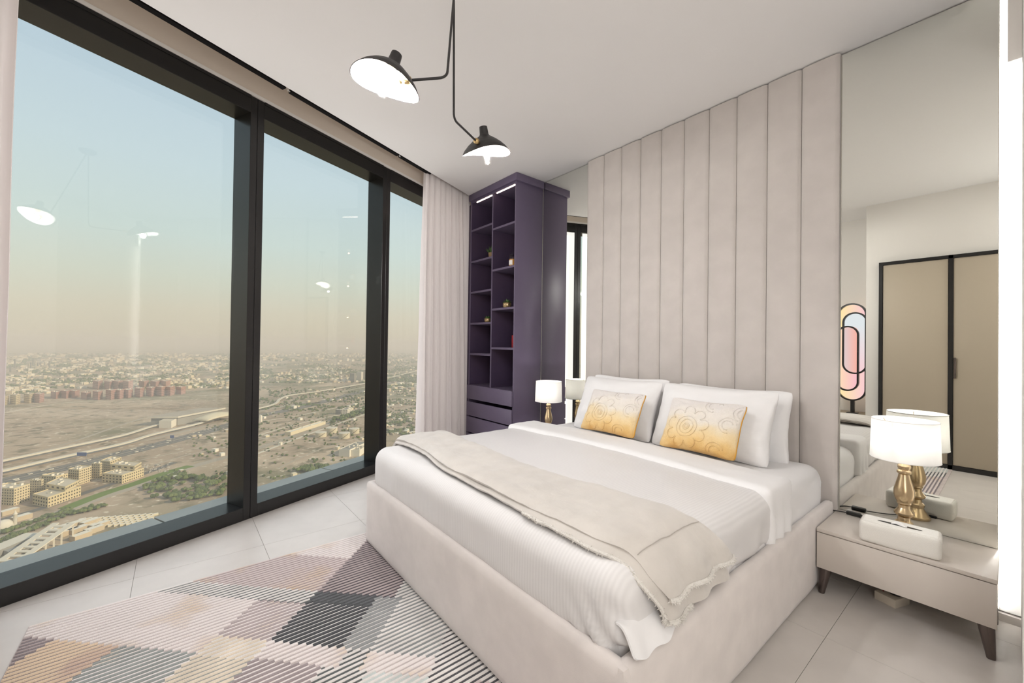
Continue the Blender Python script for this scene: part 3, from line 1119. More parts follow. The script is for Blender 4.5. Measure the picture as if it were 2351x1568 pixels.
def table_lamp(x, y, z, label, power, cord):
    lp = thing('table_lamp', (x, y, z), label, 'lamp', 'brass table lamps with white drum shades')
    lathe('base', LAMP_PROFILE, M_brass_dark, lp, 48, (x, y, z), smooth=24)
    sh = lathe('shade', [(.131, .392), (.131, .394), (.125, .585), (.1235, .585), (.1295, .394)], M_shade, lp, 48, (x, y, z), cap=False)
    for rr, hh in ((.1305, .392), (.1248, .585)):
        pts = [(x + rr * math.cos(a * math.pi / 24), y + rr * math.sin(a * math.pi / 24), z + hh) for a in range(48)]
        tube('rim', pts, 0.0018, M_white, sh, 6, True)
    lathe('bulb', [(0.001, .53), (.018, .523), (.027, .50), (.024, .475), (.013, .45), (.013, .43)], M_bulbglass, lp, 20, (x, y, z))
    tube('filament', [(x - .006, y, z + .47), (x - .004, y, z + .512), (x + .004, y, z + .512), (x + .006, y, z + .47)], .0015, M_filament, lp, 5)
    for a in range(3):
        aa = a * 2.1 + 0.3
        tube('spider', [(x, y, z + .44), (x + .124 * math.cos(aa), y + .124 * math.sin(aa), z + .575)], 0.0014, M_brass, sh, 5)
    d = bpy.data.lights.new('table_lamp_light', 'POINT')
    d.energy = power
    d.color = (1.0, 0.985, 0.96)
    d.shadow_soft_size = 0.012
    lo = bpy.data.objects.new('table_lamp_light', d)
    COL.objects.link(lo)
    lo.parent = lp
    lo.location = (0, 0, 0.505)
    if cord:
        tube('cord', fillet([(x - .05, y + .02, z + .006), (x - .10, y + .09, z + .006), (-.545, 2.968, z + .010)], .05), 0.0028, M_plastic, lp, 8)
        tube('cord', fillet([(-.605, 2.955, z + .010), (-.64, 2.955, z + .006), (-.70, 2.99, z - .01), (-.72, 3.005, z - .12)], .03), 0.0028, M_plastic, lp, 8)
        box('switch', -.607, -.543, 2.948, 2.976, z + .001, z + .020, M_plastic, lp, 0.004)
        box('plug', x + .045, x + .075, y - .075, y - .058, z + .001, z + .012, M_plastic, lp, 0.003)
    return lp


table_lamp(-.352, 2.822, .338, 'turned brass lamp with white drum shade on the right nightstand before the mirror', 1.8, True)
table_lamp(-2.875, 2.81, .338, 'turned brass lamp with white drum shade beside the purple bookcase', 1.8, False)

# tissue box cover in woven white
M_rattan = striped('white_rattan', (0.88, 0.86, 0.81, 1), (0.76, 0.73, 0.67, 1), 'Z', 95, 0.8, 0.3, wob=2.5)
tb = thing('tissue_box', (-.35, 2.68, .338), 'white woven tissue box with a slot on top on the right nightstand', 'tissue box')


def rotz(c, a):
    ca, sa = math.cos(a), math.sin(a)
    return lambda v: Vector((c[0] + (v[0] - c[0]) * ca - (v[1] - c[1]) * sa, c[1] + (v[0] - c[0]) * sa + (v[1] - c[1]) * ca, v[2]))


RT = rotz((-.35, 2.68), math.radians(3.5))
bm = puffbox_bm(-.487, -.213, 2.612, 2.748, .339, .437, 0.016, 0.012, lambda s, n: RT(s + n * 0.004 * math.cos(max(-1, min(1, (s.x + .35) / .137)) * 1.5) * (1 if abs(n.y) > .5 else 0) + n * 0.004 * abs(n.x)))
from_bm('cover', bm, M_rattan, tb, 50)
slot = [RT(Vector((-.35 + .078 * math.cos(a * math.pi / 16), 2.678 + .011 * math.sin(a * math.pi / 16), .4375))) for a in range(32)]
mk('slot', slot + [p + Vector((0, 0, 0.0008)) for p in slot], [tuple(range(32))[::-1], tuple(range(32, 64))] + [(k, (k + 1) % 32, 32 + (k + 1) % 32, 32 + k) for k in range(32)], M_plastic, tb)
grid('tissue', lambda u, v: RT(Vector((-.378 + .055 * u, 2.678 + .018 * (v - .5) + .008 * math.sin(u * 6), .438 + .014 * math.sin(math.pi * u) * math.sin(math.pi * v) + .002))), 10, 6, M_white, tb, 0.001)

pw_ = thing('power_box', (-.395, 2.822, 0), 'small beige power adapter box on the floor under the right nightstand', 'power adapter')
R2 = rotz((-.395, 2.822), math.radians(-20))
box('case', -.44, -.35, 2.765, 2.88, 0.0, .042, M_beigeplastic, pw_, .003, 2, R2)
vs, fs = lathe_data([(.022, 0), (.022, .02), (.012, .024)], 20, R2(Vector((-.385, 2.83, .042))))
mk('plug', vs, fs, M_plastic, pw_, 50, recalc=True)
box('indicator', -.424, -.418, 2.80, 2.806, .042, .0435, M_red, pw_, 0, 1, R2)

# ================================================================== BOOKCASE
bk = thing('bookcase', (-3.63, 2.83, 0), 'tall purple bookcase with open shelves and drawers in the corner by the curtain', 'bookcase')
KX0, KX1, KY0, KY1 = -4.048, -3.212, 2.645, 3.016
box('side_panel', KX1 - .018, KX1, KY0, KY1, 0, 2.945, M_purple, bk, .001)
box('side_panel', KX0, KX0 + .018, KY0, KY1, 0, 2.945, M_purple, bk, .001)
for x in (KX0 + .018, -3.6255, -3.606, KX1 - .0195):
    box('cell_shade', x, x + .0015, KY0 + .006, KY1 - .012, .806, 2.925, M_purple_shaded, bk)  # thin added sheets, darker to put the shade of the cells into the colour
box('divider', -3.624, -3.606, KY0 + .002, KY1 - .012, .80, 2.925, M_purple, bk)
box('back_panel', KX0 + .018, KX1 - .018, KY1 - .012, KY1, 0, 2.925, M_purple_shaded, bk)
box('top_panel', KX0 + .018, KX1 - .018, KY0 + .01, KY1, 2.925, 2.945, M_purple, bk)
box('cornice', KX0 - .012, KX1 + .024, KY0 - .018, KY1, 2.945, 3.0205, M_purple, bk, .002)
box('filler_panel', KX0 - .075, KX0 - .006, KY0 + .03, KY0 + .06, 0, 2.925, M_purple_shaded, bk)
SHR, SHL = (2.540, 2.090, 1.664, 1.244), (2.608, 2.241, 1.884, 1.522, 1.171)
for z in SHR:
    box('shelf', -3.606, KX1 - .018, KY0 + .003, KY1 - .012, z - .022, z, M_purple, bk)
for z in SHL:
    box('shelf', KX0 + .018, -3.624, KY0 + .003, KY1 - .012, z - .022, z, M_purple, bk)
box('drawer_deck', KX0 + .018, KX1 - .018, KY0 - .02, KY1 - .012, .790, .806, M_purple, bk)
for z0, z1 in ((.646, .802), (.454, .612), (.264, .4405), (.074, .25)):
    box('drawer', KX0 + .006, KX1 - .006, KY0 - .022, KY0 - .002, z0, z1, M_purple, bk, .003)
box('plinth', KX0 + .02, KX1 - .02, KY0 + .02, KY0 + .04, 0, .07, M_purple_shaded, bk)
for x0, x1 in ((-3.957, -3.66), (-3.575, -3.252)):
    box('led_strip', x0, x1, KY0 + .022, KY0 + .030, 2.918, 2.925, M_led, bk)
for x, zs in ((KX1 - .0215, SHR), (-3.6275, SHL)):
    for z in zs:
        box('led_spot', x, x + .0035, KY1 - .14, KY1 - .11, z - .050, z - .040, M_ledspot if 'M_ledspot' in globals() else emis('led_spot', (1.0, 0.6, 0.36, 1), 60), bk)
        M_ledspot = MATS['led_spot']


def leaves(name, c, n_, ln, w, spread, parent, up=0.6, seed=1):
    rnd = random.Random(seed)
    vs, fs = [], []
    for k in range(n_):
        a = rnd.uniform(0, 6.283)
        e_ = rnd.uniform(up, 1.45)
        d = Vector((math.cos(a) * math.cos(e_), math.sin(a) * math.cos(e_), math.sin(e_)))
        s_ = Vector((-math.sin(a), math.cos(a), 0)) * w
        p = Vector(c) + Vector((math.cos(a), math.sin(a), 0)) * spread * rnd.random()
        l_ = ln * rnd.uniform(0.7, 1.1)
        up_ = s_.cross(d).normalized() * w * 0.5
        b_ = len(vs)
        vs += [p + s_ * .3, p - s_ * .3, p + d * l_ * .5 + s_, p + d * l_ * .5 - s_, p + d * l_, p + d * l_ * .4 + up_]
        fs += [(b_, b_ + 1, b_ + 5), (b_, b_ + 5, b_ + 2), (b_ + 1, b_ + 3, b_ + 5), (b_ + 2, b_ + 5, b_ + 4), (b_ + 3, b_ + 4, b_ + 5), (b_, b_ + 2, b_ + 4, b_ + 3, b_ + 1)]
    return mk(name, vs, fs, M_green, parent)


p1 = thing('potted_plant', (-3.752, 2.74, 2.2415), 'spiky green plant in a plain wooden pot on the bookcase', 'plant')
lathe('pot', [(.026, 0), (.030, .005), (.037, .068), (.034, .07), (.032, .064)], M_pot, p1, 20, (-3.752, 2.74, 2.2415))
leaves('leaves', (-3.752, 2.74, 2.30), 26, .085, .009, .02, p1, .7, 3)
for i_, (x, y, z, r_, lb) in enumerate(((-3.405, 2.70, 1.6645, .047, 'small succulent in a gold mosaic pot on the wider right-hand shelf'), (-3.752, 2.70, 1.5225, .039, 'smaller succulent in a gold mosaic pot on the narrow left-hand shelf'))):
    p2 = thing('potted_succulent', (x, y, z), lb, 'plant', 'succulents in gold pots')
    lathe('pot', [(r_ * .8, 0), (r_, r_ * .35), (r_ * .98, r_ * 1.0), (r_ * .85, r_ * 1.12), (r_ * .8, r_ * .95)], M_goldpot, p2, 18, (x, y, z))
    leaves('leaves', (x, y, z + r_ * 1.0), 22, r_ * 1.0, r_ * .22, r_ * .5, p2, .25, 5 + i_)
jr = thing('glass_jar', (-3.372, 2.74, 2.0905), 'lidded glass jar with honey-coloured contents on the bookcase', 'jar')
M_jarglass = glassmat('jar_glass', (.95, .95, .93, 1), 1.45)
M_honey = mat('honey', (0.55, 0.26, 0.06, 1), 0.25)
M_label = mat('paper_label', (0.80, 0.76, 0.72, 1), 0.8)
lathe('jar', [(.036, 0), (.039, .006), (.039, .11), (.034, .12), (.034, .128)], M_jarglass, jr, 24, (-3.372, 2.74, 2.0905))
lathe('contents', [(.0365, .004), (.0365, .088), (.001, .09)], M_honey, jr, 24, (-3.372, 2.74, 2.0905))
lathe('lid', [(.034, .128), (.037, .130), (.037, .138), (.012, .143), (.007, .148), (.013, .158), (.008, .168), (.001, .170)], M_jarglass, jr, 24, (-3.372, 2.74, 2.0905))
vs = []
for k in range(9):
    a = math.radians(-125 + k * 10)
    for h_ in (.025, .075):
        vs.append((-3.372 + .0396 * math.cos(a), 2.74 + .0396 * math.sin(a), 2.0905 + h_))
mk('label', vs, [(2 * k, 2 * k + 2, 2 * k + 3, 2 * k + 1) for k in range(8)], M_label, jr, True)
rb = thing('book', (-3.372, 2.74, 1.2445), 'red book standing upright on the lowest right-hand shelf', 'book')
box('cover', -3.389, -3.345, 2.755, 2.87, 1.2445, 1.375, M_red, rb, .001)
box('pages', -3.385, -3.349, 2.7555, 2.871, 1.2475, 1.372, M_white, rb)

# ================================================================== CEILING LAMP
ch = thing('ceiling_lamp', (-1.65, .97, ZC), 'black two-armed ceiling lamp with brass joints and white-lined shades', 'ceiling lamp')
lathe('canopy', [(.062, 0), (.062, -.012), (.045, -.03), (.012, -.042)], M_lampblack, ch, 32, (-1.65, .97, ZC))
camR = Vector((math.cos(YAW), math.sin(YAW), 0))
camF = Vector((-math.sin(YAW), math.cos(YAW), 0))


def lamp_head(bulb, U, longdir, joint, corner, power):
    U = U.normalized()
    lg = (longdir - U * longdir.dot(U)).normalized()
    sd_ = U.cross(lg)
    O = Vector(bulb) + U * .072
    tube('arm', fillet([(-1.65 + (.012 if joint[0] > -1.7 else -.006), .97, ZC - .03), corner, joint], .035), .0052, M_lampblack, ch, 10)
    # shade: shallow dish with drooping ends and a nipple cap
    prof = [(.0215, .078), (.0245, .040), (.029, .031), (.045, .021), (.066, .006), (.088, -.014), (.106, -.036), (.118, -.058)]

    def surf(off):
        def fn(u, v):
            t = v * (len(prof) - 1)
            i = min(int(t), len(prof) - 2)
            f = t - i
            r = prof[i][0] + (prof[i + 1][0] - prof[i][0]) * f - off
            h = prof[i][1] + (prof[i + 1][1] - prof[i][1]) * f - off * 0.6
            a = u * 2 * math.pi
            k = max(0, (r - .03) / .088)
            ra = r * (1 + .22 * k)
            rb_ = r * (1 - .10 * k)
            h += k * k * (-.013 * math.cos(2 * a) + .004)
            return O + lg * (ra * math.cos(a)) + sd_ * (rb_ * math.sin(a)) + U * h
        return fn
    sh = grid('shade', surf(0), 64, 28, M_lampblack, ch)
    lathe('cap', [(.001, .0805), (.016, .080), (.0215, .076), (.0215, .07)], M_lampblack, sh, 24, O, U)
    grid('shade_lining', lambda u, v: surf(.0022)(u, .30 + .70 * v), 64, 22, M_shadein, ch)
    grid('rim', lambda u, v: surf(0)(u, 1.0).lerp(surf(.0022)(u, 1.0), v), 64, 1, M_lampblack, sh)
    # brass joint from the arm end into the shade
    J = Vector(joint)
    d = (J - Vector(corner)).normalized()
    lathe('joint', [(.006, -.004), (.0135, 0), (.0155, .008), (.0155, .016), (.013, .028), (.008, .036)], M_brass, ch, 20, J, d)
    e0 = J + d * .036
    tgt = O + (e0 - O).normalized() * .085
    tube('stem', [e0, e0.lerp(tgt, .9)], .006, M_brass, ch, 10)
    bpy_ball = [(.001, -.011), (.008, -.008), (.011, 0), (.008, .008), (.001, .011)]
    lathe('ball', bpy_ball, M_brass, ch, 14, e0 + d * .006, d)
    # socket and bulb
    lathe('socket', [(.015, .03), (.016, -.012), (.014, -.02)], M_brass, ch, 20, O, U)
    lathe('bulb', [(.012, -.018), (.014, -.026), (.0205, -.042), (.022, -.075), (.021, -.098), (.0155, -.112), (.001, -.119)], M_bulbglass, ch, 24, O, U, cap=False)
    fl_ = []
    for k in range(6):
        a = k * math.pi / 3
        for (r_, h_) in ((.004, -.045), (.008, -.095)) if k % 2 == 0 else ((.008, -.095), (.004, -.045)):
            fl_.append(O + lg * r_ * math.cos(a) + sd_ * r_ * math.sin(a) + U * h_)
    tube('filament', fl_, .0016, M_filament, ch, 5)
    dl = bpy.data.lights.new('bulb_light', 'POINT')
    dl.energy = power
    dl.color = (1.0, .98, .965)
    dl.shadow_soft_size = .02
    lo = bpy.data.objects.new('bulb_light', dl)
    COL.objects.link(lo)
    lo.parent = ch
    lo.location = (O + U * -.07) - Vector((-1.65, .97, ZC))


lamp_head((-1.599, .626, 2.296), Vector((0, 0, 1)) + camR * .30 + camF * .10, -camR, (-1.532, .708, 2.325), (-1.444, .821, 2.34), 39)
lamp_head((-1.858, 1.315, 2.318), Vector((0, 0, 1)) - camR * .14 - camF * .24, camR * .82 + camF * .57, (-1.782, 1.188, 2.335), (-1.658, .982, 2.318), 39)

# ================================================================== CURTAINS
def curtain(name, a0t, a1t, a0b, a1b, d0, folds, label, seed, amp=.072):
    rnd = random.Random(seed)
    ph = [rnd.uniform(-.25, .25) for _ in range(folds + 2)]
    wd = [rnd.uniform(.7, 1.3) for _ in range(folds)]
    tot = sum(wd)
    edges = [0]
    for q in wd: edges.append(edges[-1] + q / tot)

    def fn(u, v):
        z = .018 + (3.262 - .018) * v
        k = 0
        while k < folds - 1 and u > edges[k + 1]: k += 1
        f = (u - edges[k]) / (edges[k + 1] - edges[k])
        tight = .55 + .45 * (1 - v)
        wv = math.sin(2 * math.pi * f) + .35 * math.sin(4 * math.pi * f + 1.3 + ph[k] * 4)
        a = (a0b + (a1b - a0b) * u) * (1 - v) + (a0t + (a1t - a0t) * u) * v
        a += .012 * fbm(u * 9, v * 2.2, seed) + .02 * math.sin(2 * math.pi * f * 1.0 + .6) * tight * .5
        d = d0 + amp * wv * tight * (1 + ph[k]) + .010 * fbm(u * 14, v * 4, seed + 3)
        return wxf((a, d, z))
    o = grid(name, fn, folds * 16, 60, M_curtain, None, .003)
    return tag(o, label, 'curtain')


curtain('curtain', 3.36, 4.20, 3.335, 4.33, -2.80, 9, 'pale pinkish grey curtain gathered between window and purple bookcase', 5)
curtain('curtain', .05, .590, .02, .560, -2.80, 5, 'pale curtain gathered at the window edge farthest from the bookcase', 9, .04)

# ================================================================== BEHIND THE CAMERA, SEEN IN THE MIRROR
wd = thing('wardrobe', (-.45, -.42, 0), 'built-in wardrobe with taupe doors in a thin black frame, reflected in the mirror', 'wardrobe')
WX = [-1.03, -.462, .106, .674]
box('carcass', -1.02, .66, -.45, -.425, .02, 2.29, M_plastic, wd)
for x in WX:
    box('frame_post', x, x + .034, -.45, -.392, 0, 2.305, M_black, wd)
box('frame_head', WX[0] + .034, WX[-1], -.45, -.392, 2.27, 2.305, M_black, wd)
box('frame_foot', WX[0] + .034, WX[-1], -.45, -.392, 0, .05, M_black, wd)
for k in range(3):
    dr = box('door', WX[k] + .037, WX[k + 1] - .003, -.425, -.402, .053, 2.267, M_ward, wd, .001)
    if k == 1: box('handle', WX[k] + .040, WX[k] + .058, -.402, -.388, .98, 1.20, M_leg, dr, .002)

cn = thing('console_table', (-1.75, -.82, 0), 'low oak console in the recess under the coloured lamp, reflected in the mirror', 'console')
box('top', -2.35, -1.19, -1.04, -.62, .405, .445, M_console, cn, .003)
box('body', -2.33, -1.21, -1.04, -.635, .30, .405, M_console, cn)
for x in (-2.30, -1.26):
    for y in (-1.0, -.67):
        vs, fs = tube_data([(x, y, .30), (x, y, 0)], [.022, .014], 12)
        mk('leg', vs, fs, M_leg, cn, 50, recalc=True)

ol = thing('glass_lamp', (-1.345, -.80, .445), 'upright oval lamp of pastel glass panes in black outlines on the low console', 'lamp')


def stadium(x0, x1, z0, z1, n_=18):
    r = (x1 - x0) / 2
    cx_ = (x0 + x1) / 2
    out = [(cx_ + r * math.cos(math.pi * k / n_), z1 - r + r * math.sin(math.pi * k / n_)) for k in range(n_ + 1)]
    out += [(cx_ + r * math.cos(math.pi + math.pi * k / n_), z0 + r + r * math.sin(math.pi + math.pi * k / n_)) for k in range(n_ + 1)]
    return out


def glow(name, c0, c1, axis, lo, hi, strength):
    m = bpy.data.materials.new(name)
    m.use_nodes = True
    n, l = m.node_tree.nodes, m.node_tree.links
    n.clear()
    o = n.new('ShaderNodeOutputMaterial')
    e = n.new('ShaderNodeEmission')
    t = n.new('ShaderNodeTexCoord')
    s = n.new('ShaderNodeSeparateXYZ')
    r = n.new('ShaderNodeMapRange')
    r.inputs['From Min'].default_value = lo
    r.inputs['From Max'].default_value = hi
    x = n.new('ShaderNodeMix')
    x.data_type = 'RGBA'
    x.inputs['A'].default_value = c0
    x.inputs['B'].default_value = c1
    l.new(t.outputs['Object'], s.inputs[0])
    l.new(s.outputs[axis], r.inputs[0])
    l.new(r.outputs[0], x.inputs['Factor'])
    l.new(x.outputs['Result'], e.inputs[0])
    e.inputs[1].default_value = strength
    l.new(e.outputs[0], o.inputs[0])
    return m


def plate(name, poly, y0, y1, m):
    k = len(poly)
    vs = [(x, y0, z) for x, z in poly] + [(x, y1, z) for x, z in poly]
    fs = [tuple(range(k)), tuple(range(k, 2 * k))[::-1]] + [(q, (q + 1) % k, k + (q + 1) % k, k + q) for q in range(k)]
    return mk(name, vs, fs, m, ol, False, recalc=True)


OX0, OX1, OZ0, OZ1 = -1.498, -1.212, .615, 1.868
ow, oh = OX1 - OX0, OZ1 - OZ0
Bx = (OX0 + .20 * ow, OX1 + .03 * ow, OZ1 - .72 * oh, OZ1 - .095 * oh)
Cx = (OX0 - .03 * ow, OX0 + .735 * ow, OZ1 - .90 * oh, OZ1 - .235 * oh)
gx = lambda a: a + 1.345
plate('pane', stadium(OX0, OX1, OZ0, OZ1), -.815, -.80, glow('glass_yellow_pink', L(255, 232, 175), L(250, 206, 212), 'X', -.14, .10, 1.2))
plate('pane', stadium(*Bx), -.80, -.790, glow('glass_pale_blue', L(226, 232, 240), L(250, 205, 214), 'Z', 1.15, .45, 1.2))
plate('pane', stadium(*Cx), -.79, -.781, glow('glass_pink', L(255, 222, 190), L(250, 194, 204), 'X', -.15, .02, 1.2))
plate('pane', [(max(Bx[0], min(Cx[1], x)), z) for x, z in stadium(Bx[0], Cx[1], Bx[2], Cx[3])], -.781, -.773, glow('glass_coral', L(226, 205, 210), L(250, 178, 165), 'X', -.09, .06, 1.2))
for nm, p, yy in (('outline', stadium(OX0, OX1, OZ0, OZ1), -.79), ('outline', stadium(*Bx), -.782), ('outline', stadium(*Cx), -.776)):
    vs, fs = [], []
    k = len(p)
    cx_, cz_ = sum(q[0] for q in p) / k, sum(q[1] for q in p) / k
    wdt = .020
    for (x, z) in p:
        r_ = Vector((x - cx_, 0, z - cz_))
        rr = Vector((x - cx_, 0, 0 if abs(z - cz_) < (max(q[1] for q in p) - cz_) - (max(q[0] for q in p) - cx_) else (abs(z - cz_) - ((max(q[1] for q in p) - cz_) - (max(q[0] for q in p) - cx_))) * (1 if z > cz_ else -1)))
        d = rr.normalized() * wdt / 2
        for (s_, y_) in ((-1, yy - .03), (1, yy - .03), (1, yy + .025), (-1, yy + .025)):
            vs.append((x + d.x * s_, y_, z + d.z * s_))
    for q in range(k):
        q2 = (q + 1) % k
        for c_ in range(4):
            c2 = (c_ + 1) % 4
            fs.append((q * 4 + c_, q * 4 + c2, q2 * 4 + c2, q2 * 4 + c_))
    mk(nm, vs, fs, M_black, ol, False, recalc=True)
box('stem', -1.365, -1.325, -.815, -.775, .46, .62, M_black, ol)
box('foot', -1.40, -1.29, -.85, -.74, .446, .456, M_black, ol, .002)

# ================================================================== CITY BELOW
ZG = -240.0
Rm = Matrix(((_r[0], _r[1], _r[2]), (_u[0], _u[1], _u[2]), (_f[0], _f[1], _f[2]))).transposed()


def G(px, py, z=ZG):
    """point of the ground plane that lies in the direction of a place in the view (used once to lay out the map)"""
    d = Rm @ Vector((px - PW / 2, -(py - PH / 2), FPX))
    return Vector((0, 0, CAM_H)) + d * ((z - CAM_H) / d.z)


def H(base, py_top, px=None):
    """height above the ground of something standing at base that reaches up to a place in the view"""
    v = Vector((base.x, base.y))
    lo_, hi_ = 0.0, 300.0
    for _ in range(40):
        m_ = (lo_ + hi_) / 2
        p = Rm.transposed() @ Vector((base.x, base.y, ZG + m_ - CAM_H))
        y = PH / 2 - p.y / p.z * FPX
        if y > py_top: lo_ = m_
        else: hi_ = m_
    return lo_


c6 = lambda x, y: G(x / 3.015, 780 + y / 3.015)
c7 = lambda x, y: G(560 + x / 3.734, 780 + y / 3.734)

# ground
M_ground = bpy.data.materials.new('desert_ground')
M_ground.use_nodes = True
n, l = M_ground.node_tree.nodes, M_ground.node_tree.links
b = n['Principled BSDF']
b.inputs['Roughness'].default_value = 1.0
b.inputs['Specular IOR Level'].default_value = 0.0
t = n.new('ShaderNodeTexCoord')


def nz_(scale, detail, lo_, hi_, dist=0.0):
    x = n.new('ShaderNodeTexNoise')
    x.inputs['Scale'].default_value = scale
    x.inputs['Detail'].default_value = detail
    x.inputs['Distortion'].default_value = dist
    l.new(t.outputs['Object'], x.inputs['Vector'])
    r = n.new('ShaderNodeValToRGB')
    r.color_ramp.elements[0].position = lo_
    r.color_ramp.elements[1].position = hi_
    l.new(x.outputs['Fac'], r.inputs[0])
    return r.outputs[0]


def mixc(f, a, b_):
    x = n.new('ShaderNodeMix')
    x.data_type = 'RGBA'
    for s_, v in (('A', a), ('B', b_)):
        if isinstance(v, tuple): x.inputs[s_].default_value = v
        else: l.new(v, x.inputs[s_])
    l.new(f, x.inputs['Factor'])
    return x.outputs['Result']


g1 = mixc(nz_(.004, 8, .35, .65, .6), L(192, 171, 148), L(158, 138, 118))
g2 = mixc(nz_(.03, 6, .52, .68, .4), g1, L(118, 110, 90))
g3 = mixc(nz_(.0016, 6, .52, .62, .8), g2, L(122, 118, 92))
g4 = mixc(nz_(.09, 3, .60, .70), g3, L(214, 200, 178))
l.new(g4, b.inputs['Base Color'])
gr = mk('ground', [(-60000, -60000, ZG), (-20, -60000, ZG), (-20, 60000, ZG), (-60000, 60000, ZG), (-60000, -60000, ZG - 5), (-20, -60000, ZG - 5), (-20, 60000, ZG - 5), (-60000, 60000, ZG - 5)],
        [(0, 1, 2, 3), (7, 6, 5, 4), (0, 4, 5, 1), (1, 5, 6, 2), (2, 6, 7, 3), (3, 7, 4, 0)], M_ground)
tag(gr, 'sandy desert plain far below the windows', kind='structure')

MC = lambda nm, r, g, b_: mat('city_' + nm, L(r, g, b_), .9, spec=.1)
M_asph, M_lane, M_conc, M_grass = MC('asphalt', 110, 108, 104), MC('light_road', 168, 156, 140), MC('concrete', 208, 199, 182), MC('lawn', 104, 124, 62)
M_cream, M_creamroof, M_win = MC('cream', 210, 192, 156), MC('roof', 196, 184, 164), MC('window', 70, 66, 60)
M_pink, M_pinkroof, M_greyb, M_whiteb = MC('pink', 186, 140, 128), MC('pink_roof', 176, 160, 146), MC('grey', 150, 146, 138), MC('white', 224, 216, 200)
M_house = [MC('house_%d' % k, *c) for k, c in enumerate(((214, 200, 172), (190, 172, 146), (228, 220, 204), (160, 146, 124)))]
M_tree = [MC('tree_%d' % k, *c) for k, c in enumerate(((88, 100, 60), (104, 114, 68), (76, 88, 58)))]
M_blue, M_tank = MC('blue', 70, 92, 140), MC('tank', 208, 196, 170)


def ribbon(name, pts, w, z, m, label, th_=.4, kind='structure'):
    pts = [Vector((p.x, p.y, 0)) for p in pts]
    # smooth
    sm = []
    for i in range(len(pts) - 1):
        p0, p1, p2, p3 = pts[max(i - 1, 0)], pts[i], pts[i + 1], pts[min(i + 2, len(pts) - 1)]
        for k in range(8):
            f = k / 8
            sm.append(0.5 * (2 * p1 + (p2 - p0) * f + (2 * p0 - 5 * p1 + 4 * p2 - p3) * f * f + (3 * p1 - p0 - 3 * p2 + p3) * f ** 3))
    sm.append(pts[-1])
    vs, fs = [], []
    for i, p in enumerate(sm):
        t_ = (sm[min(i + 1, len(sm) - 1)] - sm[max(i - 1, 0)]).normalized()
        nn = Vector((-t_.y, t_.x, 0)) * w / 2
        for q in (p + nn, p - nn):
            vs.append((q.x, q.y, ZG + z))
        for q in (p - nn, p + nn):
            vs.append((q.x, q.y, ZG + z - th_))
    for i in range(len(sm) - 1):
        for c_ in range(4):
            fs.append((i * 4 + c_, i * 4 + (c_ + 1) % 4, (i + 1) * 4 + (c_ + 1) % 4, (i + 1) * 4 + c_))
    o = mk(name, vs, fs, m, None, False, recalc=True)
    return tag(o, label, kind=kind), sm


P = lambda *q: [G(x, y) for x, y in q]
hw_pts = P((-60, 1122), (0, 1107), (176, 1068), (279, 1042), (398, 1012), (527, 976), (595, 955), (710, 931), (841, 896), (905, 878), (990, 858))
_, HW = ribbon('motorway', hw_pts, 46, .5, M_asph, 'wide grey motorway crossing the plain past the sand field')
ribbon('motorway_verge', P((-60, 1100), (0, 1085), (176, 1046), (279, 1022), (398, 996), (527, 962), (595, 944), (710, 921)), 20, .3, M_lane, 'pale service road along the motorway')
ribbon('metro_viaduct', P((-60, 1106), (0, 1092), (133, 1060), (282, 1026), (352, 1004), (464, 976), (526, 954), (595, 942), (632, 931), (643, 920), (667, 911), (731, 902), (788, 892), (842, 882), (891, 870), (935, 859), (967, 851)), 9, 9, M_conc, 'pale raised rail viaduct beside the motorway', 3)
ribbon('metro_viaduct', P((-60, 1082), (0, 1068), (159, 1033), (282, 1006), (352, 984), (420, 968), (480, 958)), 8, 9, M_conc, 'shorter pale rail viaduct branching to the flat-roofed station', 3)
ribbon('boulevard', P((-60, 1275), (0, 1244), (133, 1180), (232, 1143), (348, 1105), (431, 1075), (527, 1048), (592, 1030), (745, 977), (841, 943), (905, 924), (990, 903)), 22, .5, M_lane, 'pale boulevard in front of the cream apartment blocks')
ribbon('lawn', P((150, 1168), (232, 1136), (306, 1112), (375, 1088), (438, 1070)), 20, .6, M_grass, 'bright green lawn strip along the boulevard')
ribbon('access_road', P((-60, 1215), (0, 1195), (120, 1160), (200, 1130), (330, 1088), (400, 1062)), 12, .4, M_asph, 'grey access road between lawn and apartment blocks')
ribbon('service_road', P((592, 1010), (700, 985), (770, 960), (841, 930), (905, 905)), 10, .4, M_lane, 'sandy track behind the storage tanks')
ribbon('loop_road', P((790, 905), (800, 914), (785, 922), (740, 924), (690, 926)), 9, .4, M_asph, 'curved ramp of the motorway junction')
ribbon('dirt_road', P((0, 1060), (80, 1040), (180, 1010), (280, 975), (330, 960)), 8, .4, M_lane, 'sandy track crossing the empty field')
ribbon('lawn', P((655, 935), (690, 930), (735, 924)), 26, .5, M_grass, 'green lawn inside the motorway junction')
ribbon('dirt_road', P((-20, 903), (140, 890), (300, 887), (410, 884)), 12, .4, M_lane, 'pale road in front of the far pink blocks')


